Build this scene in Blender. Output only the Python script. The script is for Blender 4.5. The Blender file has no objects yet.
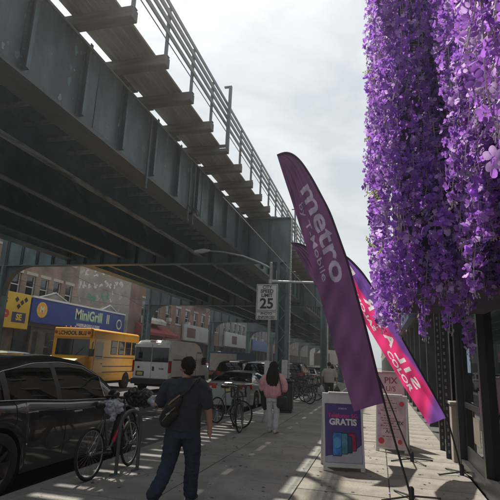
import bpy, bmesh, math, random
from math import sin, cos, pi, radians as rad, sqrt, atan2, hypot
from mathutils import Vector as V, Matrix as M, Euler, noise as mnoise
random.seed(7)
SC = bpy.context.scene
COL = SC.collection

# ------------------------------------------------------------------ camera
CAMH = 1.65
pitch, yaw, roll = rad(13.235), rad(15.373), rad(2.4)
F0 = V((-sin(yaw), cos(yaw), 0)); R0 = V((cos(yaw), sin(yaw), 0)); ZU = V((0, 0, 1))
Fw = F0*cos(pitch) + ZU*sin(pitch); U0 = -F0*sin(pitch) + ZU*cos(pitch)
Rr = R0*cos(roll) + U0*sin(roll); Up = U0*cos(roll) - R0*sin(roll)
cd = bpy.data.cameras.new('camera'); cam = bpy.data.objects.new('camera', cd); COL.objects.link(cam)
mw = M((Rr, Up, -Fw)).transposed().to_4x4(); mw.translation = V((0, 0, CAMH)); cam.matrix_world = mw
cd.sensor_width = 36; cd.lens = 36*470/500; cd.clip_start = 0.05; cd.clip_end = 3000
SC.camera = cam
# ------------------------------------------------------------------ light
SUN_AZ, SUN_EL = rad(-37), rad(57)        # azimuth measured from +Y towards +X
w = bpy.data.worlds.new('World'); SC.world = w; w.use_nodes = True
nt = w.node_tree; N = nt.nodes; Lk = nt.links; N.clear()
sky = N.new('ShaderNodeTexSky'); sky.sky_type = 'NISHITA'; sky.sun_disc = False
sky.sun_elevation = SUN_EL; sky.sun_rotation = SUN_AZ; sky.dust_density = 4; sky.air_density = 1.0; sky.altitude = 10
bg = N.new('ShaderNodeBackground'); bg.inputs['Strength'].default_value = 0.13
out = N.new('ShaderNodeOutputWorld')
tc = N.new('ShaderNodeTexCoord'); mp = N.new('ShaderNodeMapping'); mp.inputs['Scale'].default_value = (1.4, 1.4, 3.2)
nz = N.new('ShaderNodeTexNoise'); nz.inputs['Scale'].default_value = 1.7; nz.inputs['Detail'].default_value = 7; nz.inputs['Roughness'].default_value = .55; nz.inputs['Distortion'].default_value = .5
rp = N.new('ShaderNodeValToRGB'); rp.color_ramp.elements[0].position = .30; rp.color_ramp.elements[0].color = (.84, .84, .84, 1)
rp.color_ramp.elements[1].position = .66; rp.color_ramp.elements[1].color = (.97, .97, .97, 1)
mx = N.new('ShaderNodeMixRGB')   # thin white overcast with softer grey patches
cm = N.new('ShaderNodeMixRGB'); cm.inputs['Color1'].default_value = (2.35, 2.65, 2.85, 1); cm.inputs['Color2'].default_value = (3.3, 3.42, 3.4, 1)
n2 = N.new('ShaderNodeTexNoise'); n2.inputs['Scale'].default_value = 2.6; n2.inputs['Detail'].default_value = 9; n2.inputs['Roughness'].default_value = .6; n2.inputs['Distortion'].default_value = .8
r2 = N.new('ShaderNodeMapRange'); r2.inputs['From Min'].default_value = .36; r2.inputs['From Max'].default_value = .64
Lk.new(mp.outputs[0], n2.inputs['Vector']); Lk.new(n2.outputs['Fac'], r2.inputs['Value']); Lk.new(r2.outputs[0], cm.inputs['Fac']); Lk.new(cm.outputs[0], mx.inputs['Color2'])
Lk.new(tc.outputs['Generated'], mp.inputs['Vector']); Lk.new(mp.outputs[0], nz.inputs['Vector']); Lk.new(nz.outputs['Fac'], rp.inputs[0])
Lk.new(rp.outputs[0], mx.inputs['Fac']); Lk.new(sky.outputs[0], mx.inputs['Color1']); Lk.new(mx.outputs[0], bg.inputs['Color']); Lk.new(bg.outputs[0], out.inputs['Surface'])
sl = bpy.data.lights.new('sun', 'SUN'); sl.energy = 4.4; sl.angle = rad(0.7); sl.color = (1, .93, .82)
so = bpy.data.objects.new('sun', sl); COL.objects.link(so)
sd = V((sin(SUN_AZ)*cos(SUN_EL), cos(SUN_AZ)*cos(SUN_EL), sin(SUN_EL)))
so.rotation_euler = sd.to_track_quat('Z', 'Y').to_euler(); so.location = sd*60
SC.view_settings.view_transform = 'Standard'; SC.view_settings.look = 'None'; SC.view_settings.exposure = 0.80; SC.view_settings.gamma = 1
SC.cycles.max_bounces = 8; SC.cycles.diffuse_bounces = 3; SC.cycles.glossy_bounces = 3; SC.cycles.transmission_bounces = 4; SC.cycles.transparent_max_bounces = 12
try: SC.cycles.use_denoising = True
except Exception: pass

# ------------------------------------------------------------------ materials
MATS = {}
def mat(name, col, rough=.6, metal=0, var=.15, vs=6, bump=0, bs=40, spec=None, trans=0, emit=None, coat=0, streak=False, dirt=None, ds=1.5, dlo=.5, dhi=.7, objrand=0):
    """procedural surface: base colour with noise variation, optional second (dirt) colour, bump"""
    if name in MATS: return MATS[name]
    m = bpy.data.materials.new(name); m.use_nodes = True; t = m.node_tree; n = t.nodes; l = t.links
    b = n['Principled BSDF']; b.inputs['Roughness'].default_value = rough; b.inputs['Metallic'].default_value = metal
    if spec is not None: b.inputs['Specular IOR Level'].default_value = spec
    if coat: b.inputs['Coat Weight'].default_value = coat; b.inputs['Coat Roughness'].default_value = .05
    tc = n.new('ShaderNodeTexCoord'); vec = tc.outputs['Object']
    if streak:
        mp = n.new('ShaderNodeMapping'); mp.inputs['Scale'].default_value = streak if isinstance(streak, tuple) else (1, 1, .12)
        l.new(vec, mp.inputs['Vector']); svec = mp.outputs[0]
    else: svec = vec
    nz = n.new('ShaderNodeTexNoise'); nz.inputs['Scale'].default_value = vs; nz.inputs['Detail'].default_value = 6; nz.inputs['Roughness'].default_value = .6
    l.new(svec, nz.inputs['Vector'])
    mr = n.new('ShaderNodeMapRange'); mr.inputs['From Min'].default_value = .3; mr.inputs['From Max'].default_value = .7
    mr.inputs['To Min'].default_value = 1-var; mr.inputs['To Max'].default_value = 1+var
    l.new(nz.outputs['Fac'], mr.inputs['Value'])
    vm = n.new('ShaderNodeVectorMath'); vm.operation = 'SCALE'; vm.inputs[0].default_value = col; l.new(mr.outputs[0], vm.inputs['Scale'])
    o = vm.outputs[0]
    if objrand:
        oi = n.new('ShaderNodeObjectInfo'); m2 = n.new('ShaderNodeMapRange'); m2.inputs['To Min'].default_value = 1-objrand; m2.inputs['To Max'].default_value = 1+objrand
        l.new(oi.outputs['Random'], m2.inputs['Value']); v2 = n.new('ShaderNodeVectorMath'); v2.operation = 'SCALE'; l.new(o, v2.inputs[0]); l.new(m2.outputs[0], v2.inputs['Scale']); o = v2.outputs[0]
    if dirt:
        n2 = n.new('ShaderNodeTexNoise'); n2.inputs['Scale'].default_value = ds; n2.inputs['Detail'].default_value = 8; n2.inputs['Roughness'].default_value = .65; l.new(svec, n2.inputs['Vector'])
        m3 = n.new('ShaderNodeMapRange'); m3.inputs['From Min'].default_value = dlo; m3.inputs['From Max'].default_value = dhi; l.new(n2.outputs['Fac'], m3.inputs['Value'])
        mx = n.new('ShaderNodeMixRGB'); mx.inputs['Color2'].default_value = (*dirt, 1); l.new(m3.outputs[0], mx.inputs['Fac']); l.new(o, mx.inputs['Color1']); o = mx.outputs[0]
    l.new(o, b.inputs['Base Color'])
    if bump:
        n4 = n.new('ShaderNodeTexNoise'); n4.inputs['Scale'].default_value = bs; n4.inputs['Detail'].default_value = 5; l.new(vec, n4.inputs['Vector'])
        bp = n.new('ShaderNodeBump'); bp.inputs['Strength'].default_value = bump; bp.inputs['Distance'].default_value = .02; l.new(n4.outputs['Fac'], bp.inputs['Height']); l.new(bp.outputs[0], b.inputs['Normal'])
    if trans:
        tr = n.new('ShaderNodeBsdfTranslucent'); l.new(o, tr.inputs['Color']); ms = n.new('ShaderNodeMixShader'); ms.inputs[0].default_value = trans
        l.new(b.outputs[0], ms.inputs[1]); l.new(tr.outputs[0], ms.inputs[2]); l.new(ms.outputs[0], n['Material Output'].inputs['Surface'])
    if emit: b.inputs['Emission Color'].default_value = (*emit[:3], 1); b.inputs['Emission Strength'].default_value = emit[3]
    MATS[name] = m; return m
def glass(name, tint=(.2, .22, .22), rough=.03, base=.5):
    """tinted pane: mirror-like fresnel coat over a tinted see-through layer"""
    if name in MATS: return MATS[name]
    m = bpy.data.materials.new(name); m.use_nodes = True; t = m.node_tree; n = t.nodes; l = t.links; n.remove(n['Principled BSDF'])
    tr = n.new('ShaderNodeBsdfTransparent'); tr.inputs['Color'].default_value = (*tint, 1)
    gl = n.new('ShaderNodeBsdfGlossy'); gl.inputs['Roughness'].default_value = rough; gl.inputs['Color'].default_value = (.9, .95, 1, 1)
    lw = n.new('ShaderNodeFresnel'); lw.inputs['IOR'].default_value = 1.5
    mr = n.new('ShaderNodeMapRange'); mr.inputs['To Min'].default_value = .04; mr.inputs['To Max'].default_value = 1; l.new(lw.outputs[0], mr.inputs['Value'])
    ms = n.new('ShaderNodeMixShader'); l.new(mr.outputs[0], ms.inputs[0]); l.new(tr.outputs[0], ms.inputs[1]); l.new(gl.outputs[0], ms.inputs[2]); l.new(ms.outputs[0], n['Material Output'].inputs['Surface'])
    MATS[name] = m; return m
def brickmat(name, c1, c2, mortar, scale=1.0, rough=.85, axis='X'):
    if name in MATS: return MATS[name]
    m = bpy.data.materials.new(name); m.use_nodes = True; t = m.node_tree; n = t.nodes; l = t.links; b = n['Principled BSDF']; b.inputs['Roughness'].default_value = rough
    tc = n.new('ShaderNodeTexCoord'); sp = n.new('ShaderNodeSeparateXYZ'); cb = n.new('ShaderNodeCombineXYZ'); l.new(tc.outputs['Object'], sp.inputs[0])
    ad = n.new('ShaderNodeMath'); ad.operation = 'ADD'; l.new(sp.outputs['X'], ad.inputs[0]); l.new(sp.outputs['Y'], ad.inputs[1])
    l.new(ad.outputs[0], cb.inputs['X']); l.new(sp.outputs['Z'], cb.inputs['Y'])
    br = n.new('ShaderNodeTexBrick'); br.inputs['Scale'].default_value = scale; br.inputs['Color1'].default_value = (*c1, 1); br.inputs['Color2'].default_value = (*c2, 1); br.inputs['Mortar'].default_value = (*mortar, 1)
    br.inputs['Brick Width'].default_value = .22; br.inputs['Row Height'].default_value = .075; br.inputs['Mortar Size'].default_value = .008; l.new(cb.outputs[0], br.inputs['Vector'])
    nz = n.new('ShaderNodeTexNoise'); nz.inputs['Scale'].default_value = .8; nz.inputs['Detail'].default_value = 8; l.new(tc.outputs['Object'], nz.inputs['Vector'])
    mr = n.new('ShaderNodeMapRange'); mr.inputs['From Min'].default_value = .3; mr.inputs['From Max'].default_value = .7; mr.inputs['To Min'].default_value = .6; mr.inputs['To Max'].default_value = 1.3; l.new(nz.outputs['Fac'], mr.inputs['Value'])
    vm = n.new('ShaderNodeVectorMath'); vm.operation = 'SCALE'; l.new(br.outputs['Color'], vm.inputs[0]); l.new(mr.outputs[0], vm.inputs['Scale']); l.new(vm.outputs[0], b.inputs['Base Color'])
    MATS[name] = m; return m

# ------------------------------------------------------------------ mesh helpers
class G:
    """collects faces; build() links them as ONE object"""
    def __init__(s): s.v = []; s.f = []; s.mi = []; s.m = 0; s.sm = []; s.smooth = False
    def add(s, vs, fs):
        o = len(s.v); s.v += [tuple(p) for p in vs]; s.f += [tuple(i+o for i in f) for f in fs]; s.mi += [s.m]*len(fs); s.sm += [s.smooth]*len(fs); return s
    def box(s, x0, x1, y0, y1, z0, z1, mtx=None):
        p = [V((x, y, z)) for z in (z0, z1) for y in (y0, y1) for x in (x0, x1)]
        if mtx: p = [mtx @ q for q in p]
        return s.add(p, [(0, 2, 3, 1), (4, 5, 7, 6), (0, 1, 5, 4), (2, 6, 7, 3), (0, 4, 6, 2), (1, 3, 7, 5)])
    def cbox(s, c, sz, rot=None):
        m = M.Translation(V(c)) @ (Euler(rot).to_matrix().to_4x4() if rot else M())
        return s.box(-sz[0]/2, sz[0]/2, -sz[1]/2, sz[1]/2, -sz[2]/2, sz[2]/2, m)
    def bbox(s, x0, x1, y0, y1, z0, z1, b=.01, mtx=None):
        """box with chamfered edges"""
        xs, ys, zs = (x0, x1), (y0, y1), (z0, z1); vs = []; idx = {}
        for i in (0, 1):
            for j in (0, 1):
                for k in (0, 1):
                    for a in range(3):
                        p = [xs[i]+(b if i == 0 else -b), ys[j]+(b if j == 0 else -b), zs[k]+(b if k == 0 else -b)]
                        p[a] = (xs, ys, zs)[a][(i, j, k)[a]]; idx[i, j, k, a] = len(vs); vs.append(V(p))
        fs = []
        for a in range(3):
            o = [q for q in range(3) if q != a]
            for e in (0, 1):
                q = []
                for c in ((0, 0), (0, 1), (1, 1), (1, 0)):
                    t = [0, 0, 0]; t[a] = e; t[o[0]] = c[0]; t[o[1]] = c[1]; q.append(idx[t[0], t[1], t[2], a])
                fs.append(q)
            for c in ((0, 0), (0, 1), (1, 1), (1, 0)):
                t0 = [0, 0, 0]; t0[a] = 0; t0[o[0]], t0[o[1]] = c; t1 = t0[:]; t1[a] = 1
                fs.append([idx[(*t0, o[0])], idx[(*t0, o[1])], idx[(*t1, o[1])], idx[(*t1, o[0])]])
        for i in (0, 1):
            for j in (0, 1):
                for k in (0, 1): fs.append([idx[i, j, k, 0], idx[i, j, k, 1], idx[i, j, k, 2]])
        c = V(((x0+x1)/2, (y0+y1)/2, (z0+z1)/2)); ff = []
        for f in fs:
            n = (vs[f[1]]-vs[f[0]]).cross(vs[f[2]]-vs[f[0]]); m_ = sum((vs[i] for i in f), V())/len(f)-c
            ff.append(f if n.dot(m_) > 0 else f[::-1])
        if mtx: vs = [mtx @ q for q in vs]
        return s.add(vs, ff)
    def tube(s, p, q, r, r2=None, n=8, caps=True):
        p, q = V(p), V(q); d = q-p
        if d.length < 1e-6: return s
        z = d.normalized(); x = z.orthogonal().normalized(); y = z.cross(x); r2 = r if r2 is None else r2; vs = []
        for c, rr in ((p, r), (q, r2)):
            for i in range(n): a = 2*pi*i/n; vs.append(c+x*cos(a)*rr+y*sin(a)*rr)
        fs = [(i, (i+1) % n, n+(i+1) % n, n+i) for i in range(n)]
        o = s.smooth; s.smooth = n > 6; s.add(vs, fs); s.smooth = o
        if caps: s.add(vs[:n], [tuple(range(n))[::-1]]); s.add(vs[n:], [tuple(range(n))])
        return s
    def path(s, pts, r, n=8, closed=False):
        pts = [V(p) for p in pts]; k = len(pts); rs = r if isinstance(r, (list, tuple)) else [r]*k; vs = []; prev = None
        for i, p in enumerate(pts):
            if closed: d = pts[(i+1) % k]-pts[i-1]
            else: d = pts[min(i+1, k-1)]-pts[max(i-1, 0)]
            z = d.normalized()
            if prev is None: x = z.orthogonal().normalized()
            else: x = (prev-z*prev.dot(z)); x = x.normalized() if x.length > 1e-6 else z.orthogonal().normalized()
            prev = x; y = z.cross(x)
            for j in range(n): a = 2*pi*j/n; vs.append(p+x*cos(a)*rs[i]+y*sin(a)*rs[i])
        fs = []
        for i in range(k if closed else k-1):
            i2 = (i+1) % k
            for j in range(n): j2 = (j+1) % n; fs.append((i*n+j, i*n+j2, i2*n+j2, i2*n+j))
        o = s.smooth; s.smooth = True; s.add(vs, fs); s.smooth = o
        if not closed: s.add(vs[:n], [tuple(range(n))[::-1]]); s.add(vs[-n:], [tuple(range(n))])
        return s
    def lathe(s, prof, c=(0, 0, 0), axis='Z', n=20):
        """prof: list of (radius, height)"""
        c = V(c); vs = []; k = len(prof)
        for r, h in prof:
            for i in range(n):
                a = 2*pi*i/n; u, v_ = r*cos(a), r*sin(a)
                p = {'Z': (u, v_, h), 'Y': (u, h, v_), 'X': (h, u, v_)}[axis]; vs.append(c+V(p))
        fs = []
        for i in range(k-1):
            for j in range(n):
                j2 = (j+1) % n; q = (i*n+j, i*n+j2, (i+1)*n+j2, (i+1)*n+j); fs.append(q if axis != 'Y' else q[::-1])
        o = s.smooth; s.smooth = True; s.add(vs, fs); s.smooth = o; return s
    def prism(s, poly, y0, y1, mtx=None):
        """poly in (x,z), extruded along y"""
        k = len(poly); vs = [V((x, y0, z)) for x, z in poly]+[V((x, y1, z)) for x, z in poly]
        if mtx: vs = [mtx @ q for q in vs]
        return s.add(vs, [tuple(range(k)), tuple(range(2*k-1, k-1, -1))]+[(i, k+i, k+(i+1) % k, (i+1) % k) for i in range(k)])
    def sph(s, c, r, n=10, m=7, sc=(1, 1, 1), rot=None):
        c = V(c); vs = []; R_ = Euler(rot).to_matrix() if rot else M.Identity(3)
        for i in range(m+1):
            t = pi*i/m
            for j in range(n): a = 2*pi*j/n; vs.append(c+R_ @ V((r*sc[0]*sin(t)*cos(a), r*sc[1]*sin(t)*sin(a), r*sc[2]*cos(t))))
        fs = [(i*n+j, (i+1)*n+j, (i+1)*n+(j+1) % n, i*n+(j+1) % n) for i in range(m) for j in range(n)]
        o = s.smooth; s.smooth = True; s.add(vs, fs); s.smooth = o; return s
    def grid(s, fn, nu, nv):
        vs = [fn(i/nu, j/nv) for i in range(nu+1) for j in range(nv+1)]; w_ = nv+1
        return s.add(vs, [(i*w_+j, (i+1)*w_+j, (i+1)*w_+j+1, i*w_+j+1) for i in range(nu) for j in range(nv)])
    def mesh(s, name, mats):
        me = bpy.data.meshes.new(name); me.from_pydata(s.v, [], s.f)
        for m_ in (mats if isinstance(mats, (list, tuple)) else [mats]): me.materials.append(m_)
        me.polygons.foreach_set('material_index', s.mi); me.polygons.foreach_set('use_smooth', s.sm); me.update(); return me
    def build(s, name, mats, parent=None, **kw):
        return link(name, s.mesh(name, mats), parent, **kw)
def link(name, me, parent=None, loc=(0, 0, 0), rot=(0, 0, 0), scale=None, **kw):
    o = bpy.data.objects.new(name, me); COL.objects.link(o)
    if parent: o.parent = parent
    o.location = loc; o.rotation_euler = rot
    if scale: o.scale = scale
    for k, v_ in kw.items(): o[k] = v_
    return o
def tag(o, label=None, cat=None, group=None, kind=None):
    for k, v_ in (('label', label), ('category', cat), ('group', group), ('kind', kind)):
        if v_: o[k] = v_
    return o
def thing(name, label, cat, loc=(0, 0, 0), rz=0, group=None):
    o = bpy.data.objects.new(name, None); COL.objects.link(o); o.location = loc; o.rotation_euler = (0, 0, rz); o.empty_display_size = .1
    return tag(o, label, cat, group)
def kids(o): return KID.get(o, [])
def copy_tree(o, loc=None, rz=None, label=None, group=None):
    ch = {}
    for q in bpy.data.objects:
        if q.parent: ch.setdefault(q.parent, []).append(q)
    def rec(a, par):
        c = a.copy(); COL.objects.link(c); c.parent = par
        for k in ch.get(a, []): rec(k, c)
        return c
    c = rec(o, None)
    if loc is not None: c.location = loc
    if rz is not None: c.rotation_euler = (0, 0, rz)
    if label: c['label'] = label
    if group: c['group'] = group
    return c
def weld(o, d=1e-4):
    bm = bmesh.new(); bm.from_mesh(o.data); bmesh.ops.remove_doubles(bm, verts=bm.verts, dist=d); bmesh.ops.recalc_face_normals(bm, faces=bm.faces); bm.to_mesh(o.data); bm.free(); return o
def applied(o):
    dg = bpy.context.evaluated_depsgraph_get(); dg.update(); ev = o.evaluated_get(dg)
    return bpy.data.meshes.new_from_object(ev)
def fuse(g, name, mats, parent=None, vox=.012, sm=6, **kw):
    """overlapping solids -> one continuous skin"""
    me = g.mesh('tmp', mats); t = bpy.data.objects.new('tmp', me); COL.objects.link(t)
    r = t.modifiers.new('r', 'REMESH'); r.mode = 'VOXEL'; r.voxel_size = vox; r.use_smooth_shade = True
    if sm: q = t.modifiers.new('s', 'SMOOTH'); q.iterations = sm; q.factor = .5
    me2 = applied(t); me2.name = name; bpy.data.objects.remove(t)
    for p in me2.polygons: p.use_smooth = True
    if not me2.materials: me2.materials.append(mats if not isinstance(mats, (list, tuple)) else mats[0])
    return link(name, me2, parent, **kw)
def text2d(s, size=1, bold=0, align='CENTER', extrude=0, sx=1):
    """returns (verts2d, faces) of flat lettering"""
    cu = bpy.data.curves.new('t', 'FONT'); cu.body = s; cu.size = size; cu.align_x = align; cu.align_y = 'CENTER'; cu.offset = bold; cu.resolution_u = 3
    o = bpy.data.objects.new('t', cu); COL.objects.link(o); me = applied(o); bpy.data.objects.remove(o)
    return [(v_.co.x*sx, v_.co.y) for v_ in me.vertices], [tuple(p.vertices) for p in me.polygons]
def lettering(name, s, size, mtx, m_, parent, bold=0, fn=None, mirror=False, sx=1, align='CENTER', **kw):
    """flat print laid on a surface: local xy -> mtx, or fn(x,y) -> point"""
    vs, fs = text2d(s, size, bold, align, sx=sx)
    if mirror: vs = [(-x, y) for x, y in vs]
    g = G(); g.add([fn(x, y) if fn else mtx @ V((x, y, 0)) for x, y in vs], fs)
    return g.build(name, m_, parent, **kw)
def frame(o, xd, yd):
    """matrix with local x along xd, y along yd"""
    xd = V(xd).normalized(); yd = V(yd).normalized(); z = xd.cross(yd); m_ = M((xd, yd, z)).transposed().to_4x4(); m_.translation = V(o); return m_

def crumple(o, amp, sc, ridged=True, aniso=(1, 1, 1), seed=0):
    """folds and creases: push the skin in and out along its normals with ridged noise"""
    me = o.data; co = [v_.co.copy() for v_ in me.vertices]; no = [v_.normal.copy() for v_ in me.vertices]
    for i, v_ in enumerate(me.vertices):
        p = V((co[i].x*aniso[0], co[i].y*aniso[1], co[i].z*aniso[2]))*sc+V((seed, seed*2, 0))
        n_ = mnoise.noise(p)+.5*mnoise.noise(p*2.1+V((7, 3, 1)))
        f = max(0, 1-abs(n_)*2.2) if ridged else n_
        v_.co = co[i]+no[i]*amp*(f-.35)
    me.update(); return o
# ================================================================== materials used widely
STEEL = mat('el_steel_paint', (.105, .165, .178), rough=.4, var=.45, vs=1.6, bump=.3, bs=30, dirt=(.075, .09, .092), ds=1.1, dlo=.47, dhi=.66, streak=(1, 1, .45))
STEEL2 = mat('el_steel_shaded', (.058, .088, .10), rough=.5, var=.35, vs=3, bump=.2, bs=30, dirt=(.05, .06, .062), ds=1.5, dlo=.5, dhi=.8)  # darker copy of the paint, with shade below the deck in its colour
STEEL_LIT = mat('el_flange_lit', (.28, .33, .345), rough=.5, var=.35, vs=5, streak=(1, .25, 1), bump=.2, dirt=(.04, .045, .045), ds=3, dlo=.45, dhi=.65)  # paler copy: light caught by the lower flange is put into the colour
WOOD = mat('weathered_tie_wood', (.12, .11, .10), rough=.9, var=.3, vs=12, streak=(.1, 1, 1), bump=.5, bs=25, objrand=.2)
PLANK = mat('walkway_plank_wood', (.24, .20, .16), rough=.9, var=.3, vs=14, streak=(1, .06, 1), bump=.4, bs=25, objrand=.22)
ASPH = mat('asphalt', (.085, .085, .088), rough=.88, var=.25, vs=1.2, bump=.6, bs=160, dirt=(.055, .055, .057), ds=.6, dlo=.48, dhi=.62, spec=.3)
CONC = mat('sidewalk_concrete', (.27, .262, .245), rough=.85, var=.28, vs=45, bump=.6, bs=130, dirt=(.165, .16, .152), ds=1.3, dlo=.42, dhi=.68, objrand=.07)
CONC2 = mat('pale_concrete', (.215, .20, .172), rough=.85, var=.25, vs=40, bump=.45, bs=90, dirt=(.12, .113, .10), ds=1.8, dlo=.42, dhi=.68, objrand=.09)
BASE = mat('joint_dirt', (.05, .047, .043), rough=.95, var=.3)
CURB = mat('curb_stone', (.19, .185, .175), rough=.85, var=.25, vs=4, bump=.4, bs=60)
BLACK = mat('black_rubber', (.012, .012, .013), rough=.75, var=.3)
BLKPL = mat('black_plastic', (.018, .018, .02), rough=.45, var=.2)
CHROME = mat('bright_metal', (.5, .5, .52), rough=.25, metal=1, var=.1)
GALV = mat('galvanised_steel', (.36, .38, .39), rough=.5, metal=.6, var=.15, vs=8)
WHITE = mat('white_paint', (.72, .72, .7), rough=.4, var=.05)
ROADPAINT = mat('worn_road_paint', (.5, .5, .47), rough=.8, var=.2, vs=4, dirt=(.08, .08, .08), ds=6, dlo=.5, dhi=.6)

# ================================================================== ground, road, sidewalks
RZ = -.13
def struct(name, g, m_, **kw): return g.build(name, m_, kind='structure', **kw)
g = G(); g.box(-300, 300, -150, 500, RZ-.5, RZ-.004); struct('ground', g, ASPH)
g = G(); g.add([(-17.2, -40, RZ), (-4.4, -40, RZ), (-4.4, 320, RZ), (-17.2, 320, RZ)], [(0, 1, 2, 3)]); struct('road', g, ASPH)
g = G()
for y in range(-12, 200, 9): g.add([(-11.15, y, RZ+.004), (-11.03, y, RZ+.004), (-11.03, y+3, RZ+.004), (-11.15, y+3, RZ+.004)], [(0, 1, 2, 3)])
g.add([(-6.62, -20, RZ+.004), (-6.52, -20, RZ+.004), (-6.52, 200, RZ+.004), (-6.62, 200, RZ+.004)], [(0, 1, 2, 3)])
struct('road_marking', g, ROADPAINT)
# near sidewalk: dirt bed + concrete slabs as separate pieces
sw = G(); sw.box(-4.1, 1.36, -14, 260, RZ-.1, -.022); sw = struct('sidewalk', sw, BASE)
r1 = random.Random(3)
def slab_mesh(wx, wy, nm):
    q = G(); q.bbox(-wx/2, wx/2, -wy/2, wy/2, -.09, 0, .005); return q
SM = {}
def slab(x0, x1, y0, y1, m_, i):
    k = (round(x1-x0, 3), round(y1-y0, 3), m_.name)
    if k not in SM: SM[k] = slab_mesh(x1-x0-.014, y1-y0-.014, 's').mesh('slab', m_)
    link('slab', SM[k], sw, loc=((x0+x1)/2, (y0+y1)/2, r1.uniform(-.0025, .0015)), rot=(r1.uniform(-.0009, .0009), r1.uniform(-.0009, .0009), 0))
y = -2.0
while y < 25:
    for x0, x1 in ((-4.1, -2.6), (-2.6, -1.1)): slab(x0, x1, y, y+1.5, CONC, 0)
    y += 1.5
y = 4.0
while y < 22:
    for x0, x1 in ((-1.1, .12), (.12, 1.36)): slab(x0, x1, y, y+.72, CONC2, 0)
    y += .72
g = G()
for (xa, xb, ya, yb, mi) in [(-4.1, -1.107, 25.0, 260, 0), (-1.093, 1.36, 22.0, 260, 1), (-4.1, -1.107, -14, -2.01, 0), (-1.093, 1.36, -14, 3.99, 1)]:
    g.m = mi; g.box(xa, xb, ya, yb, -.09, -.001)
g.build('paving', [CONC, CONC2], sw)
g = G(); g.bbox(-4.27, -4.11, -14, 30, RZ-.1, .004, .015)
cb = g.build('curb', CURB, kind='structure')
g = G(); g.bbox(-4.27, -4.11, 30.012, 260, RZ-.1, .004, .015); g.build('curb', CURB, kind='structure')
# far sidewalk
g = G(); g.box(-21.5, -17.25, -30, 260, RZ-.1, 0); struct('sidewalk', g, CONC)
g = G(); g.bbox(-17.4, -17.252, -30, 260, RZ-.1, .006, .015); struct('curb', g, CURB)
# sidewalk details: cracks, stains are in the material; a few gum spots and litter leaves
g = G(); q = random.Random(5)
for i in range(420):
    x, y_ = q.uniform(-4, 1.2), q.uniform(4.5, 18); r_ = q.uniform(.007, .026); k = 7
    g.add([(x+r_*cos(2*pi*j/k)*q.uniform(.8, 1.2), y_+r_*sin(2*pi*j/k), .0045) for j in range(k)], [tuple(range(k))])
g.build('chewing_gum_spots', mat('old_gum', (.035, .033, .032), rough=.7), kind='stuff')

q = random.Random(15); CRK = mat('crack_dark', (.05, .048, .045), rough=.95)
for k in range(9):
    x, y_ = q.uniform(-3.9, .9), q.uniform(5.5, 13); a = q.uniform(0, 6.3); pts = [(x, y_)]
    for j in range(q.randint(7, 14)): a += q.uniform(-.7, .7); pts.append((pts[-1][0]+.09*cos(a), pts[-1][1]+.09*sin(a)))
    g = G()
    for j, (p0, p1) in enumerate(zip(pts, pts[1:])):
        d = V((p1[0]-p0[0], p1[1]-p0[1], 0)); n_ = V((-d.y, d.x, 0)).normalized()*.003; z_ = .004+.0002*j
        g.add([V((*p0, z_))-n_, V((*p1, z_))-n_, V((*p1, z_))+n_, V((*p0, z_))+n_], [(0, 1, 2, 3)])
    g.build('crack', CRK, sw)
LT = [mat('litter_paper', (.5, .49, .45), rough=.8), mat('litter_leaf', (.2, .13, .05), rough=.8), mat('petal_litter', (.3, .15, .5), rough=.8)]
g = G()
for k in range(70):
    m_ = q.choice((0, 1, 1, 2, 2)); x, y_ = (q.uniform(-4.05, 1.2), q.uniform(5, 16)) if m_ < 2 else (q.uniform(-.3, 1.3), q.uniform(5, 9)); r_ = q.uniform(.01, .028); a0 = q.uniform(0, 6); g.m = m_
    g.add([(x+r_*cos(a0+t)*q.uniform(.6, 1.2), y_+r_*sin(a0+t)*q.uniform(.5, 1.2), .006+q.uniform(0, .012)) for t in (0, 1.3, 2.7, 4.2)], [(0, 1, 2, 3)])
g.build('litter_scraps', LT, kind='stuff')
# ================================================================== elevated railway
XG = -5.15; ZB = 5.67; ZT = 7.30; YEND = 150; YB = -14
RY = [.4]+[17.7+14.6*i for i in range(9)]; CXR, CXL, CZ = -3.45, -16.65, 5.42
EL = thing('elevated_railway', 'dark green steel elevated railway with timber walkway and railings running above the street', 'railway', (0, 0, 0))
g = G(); g.box(XG-.012, XG, YB, YEND, ZB+.02, ZT-.03)                       # web of outer girder
g.box(XG-.17, XG+.05, YB, YEND, ZT-.03, ZT)                                   # top flange
g.build('outer_girder', STEEL, EL)
g = G(); g.box(XG-.42, XG+.10, YB, YEND, ZB-.005, ZB+.025); g.box(XG+.001, XG+.022, YB, YEND, ZB+.026, ZB+.14)
g.build('bottom_flange', mat('flange_paint', (.12, .15, .155), rough=.45, var=.4, vs=3, streak=(1, .2, 1), dirt=(.105, .115, .115), ds=3, dlo=.42, dhi=.62, bump=.2), EL)
# stiffeners on the outer web
st = G(); st.box(0, .13, -.008, .008, ZB+.14, ZT-.03); st.box(0, .012, -.09, .09, ZB+.141, ZT-.031); st.box(.118, .13, -.07, -.008, ZB+.142, ZT-.032); stm = st.mesh('stiffener', STEEL)
y = 5.2-1.42*12; i = 0
while y < 110: link('stiffener', stm, EL, loc=(XG+.001, y, 0)); y += 1.42
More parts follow.
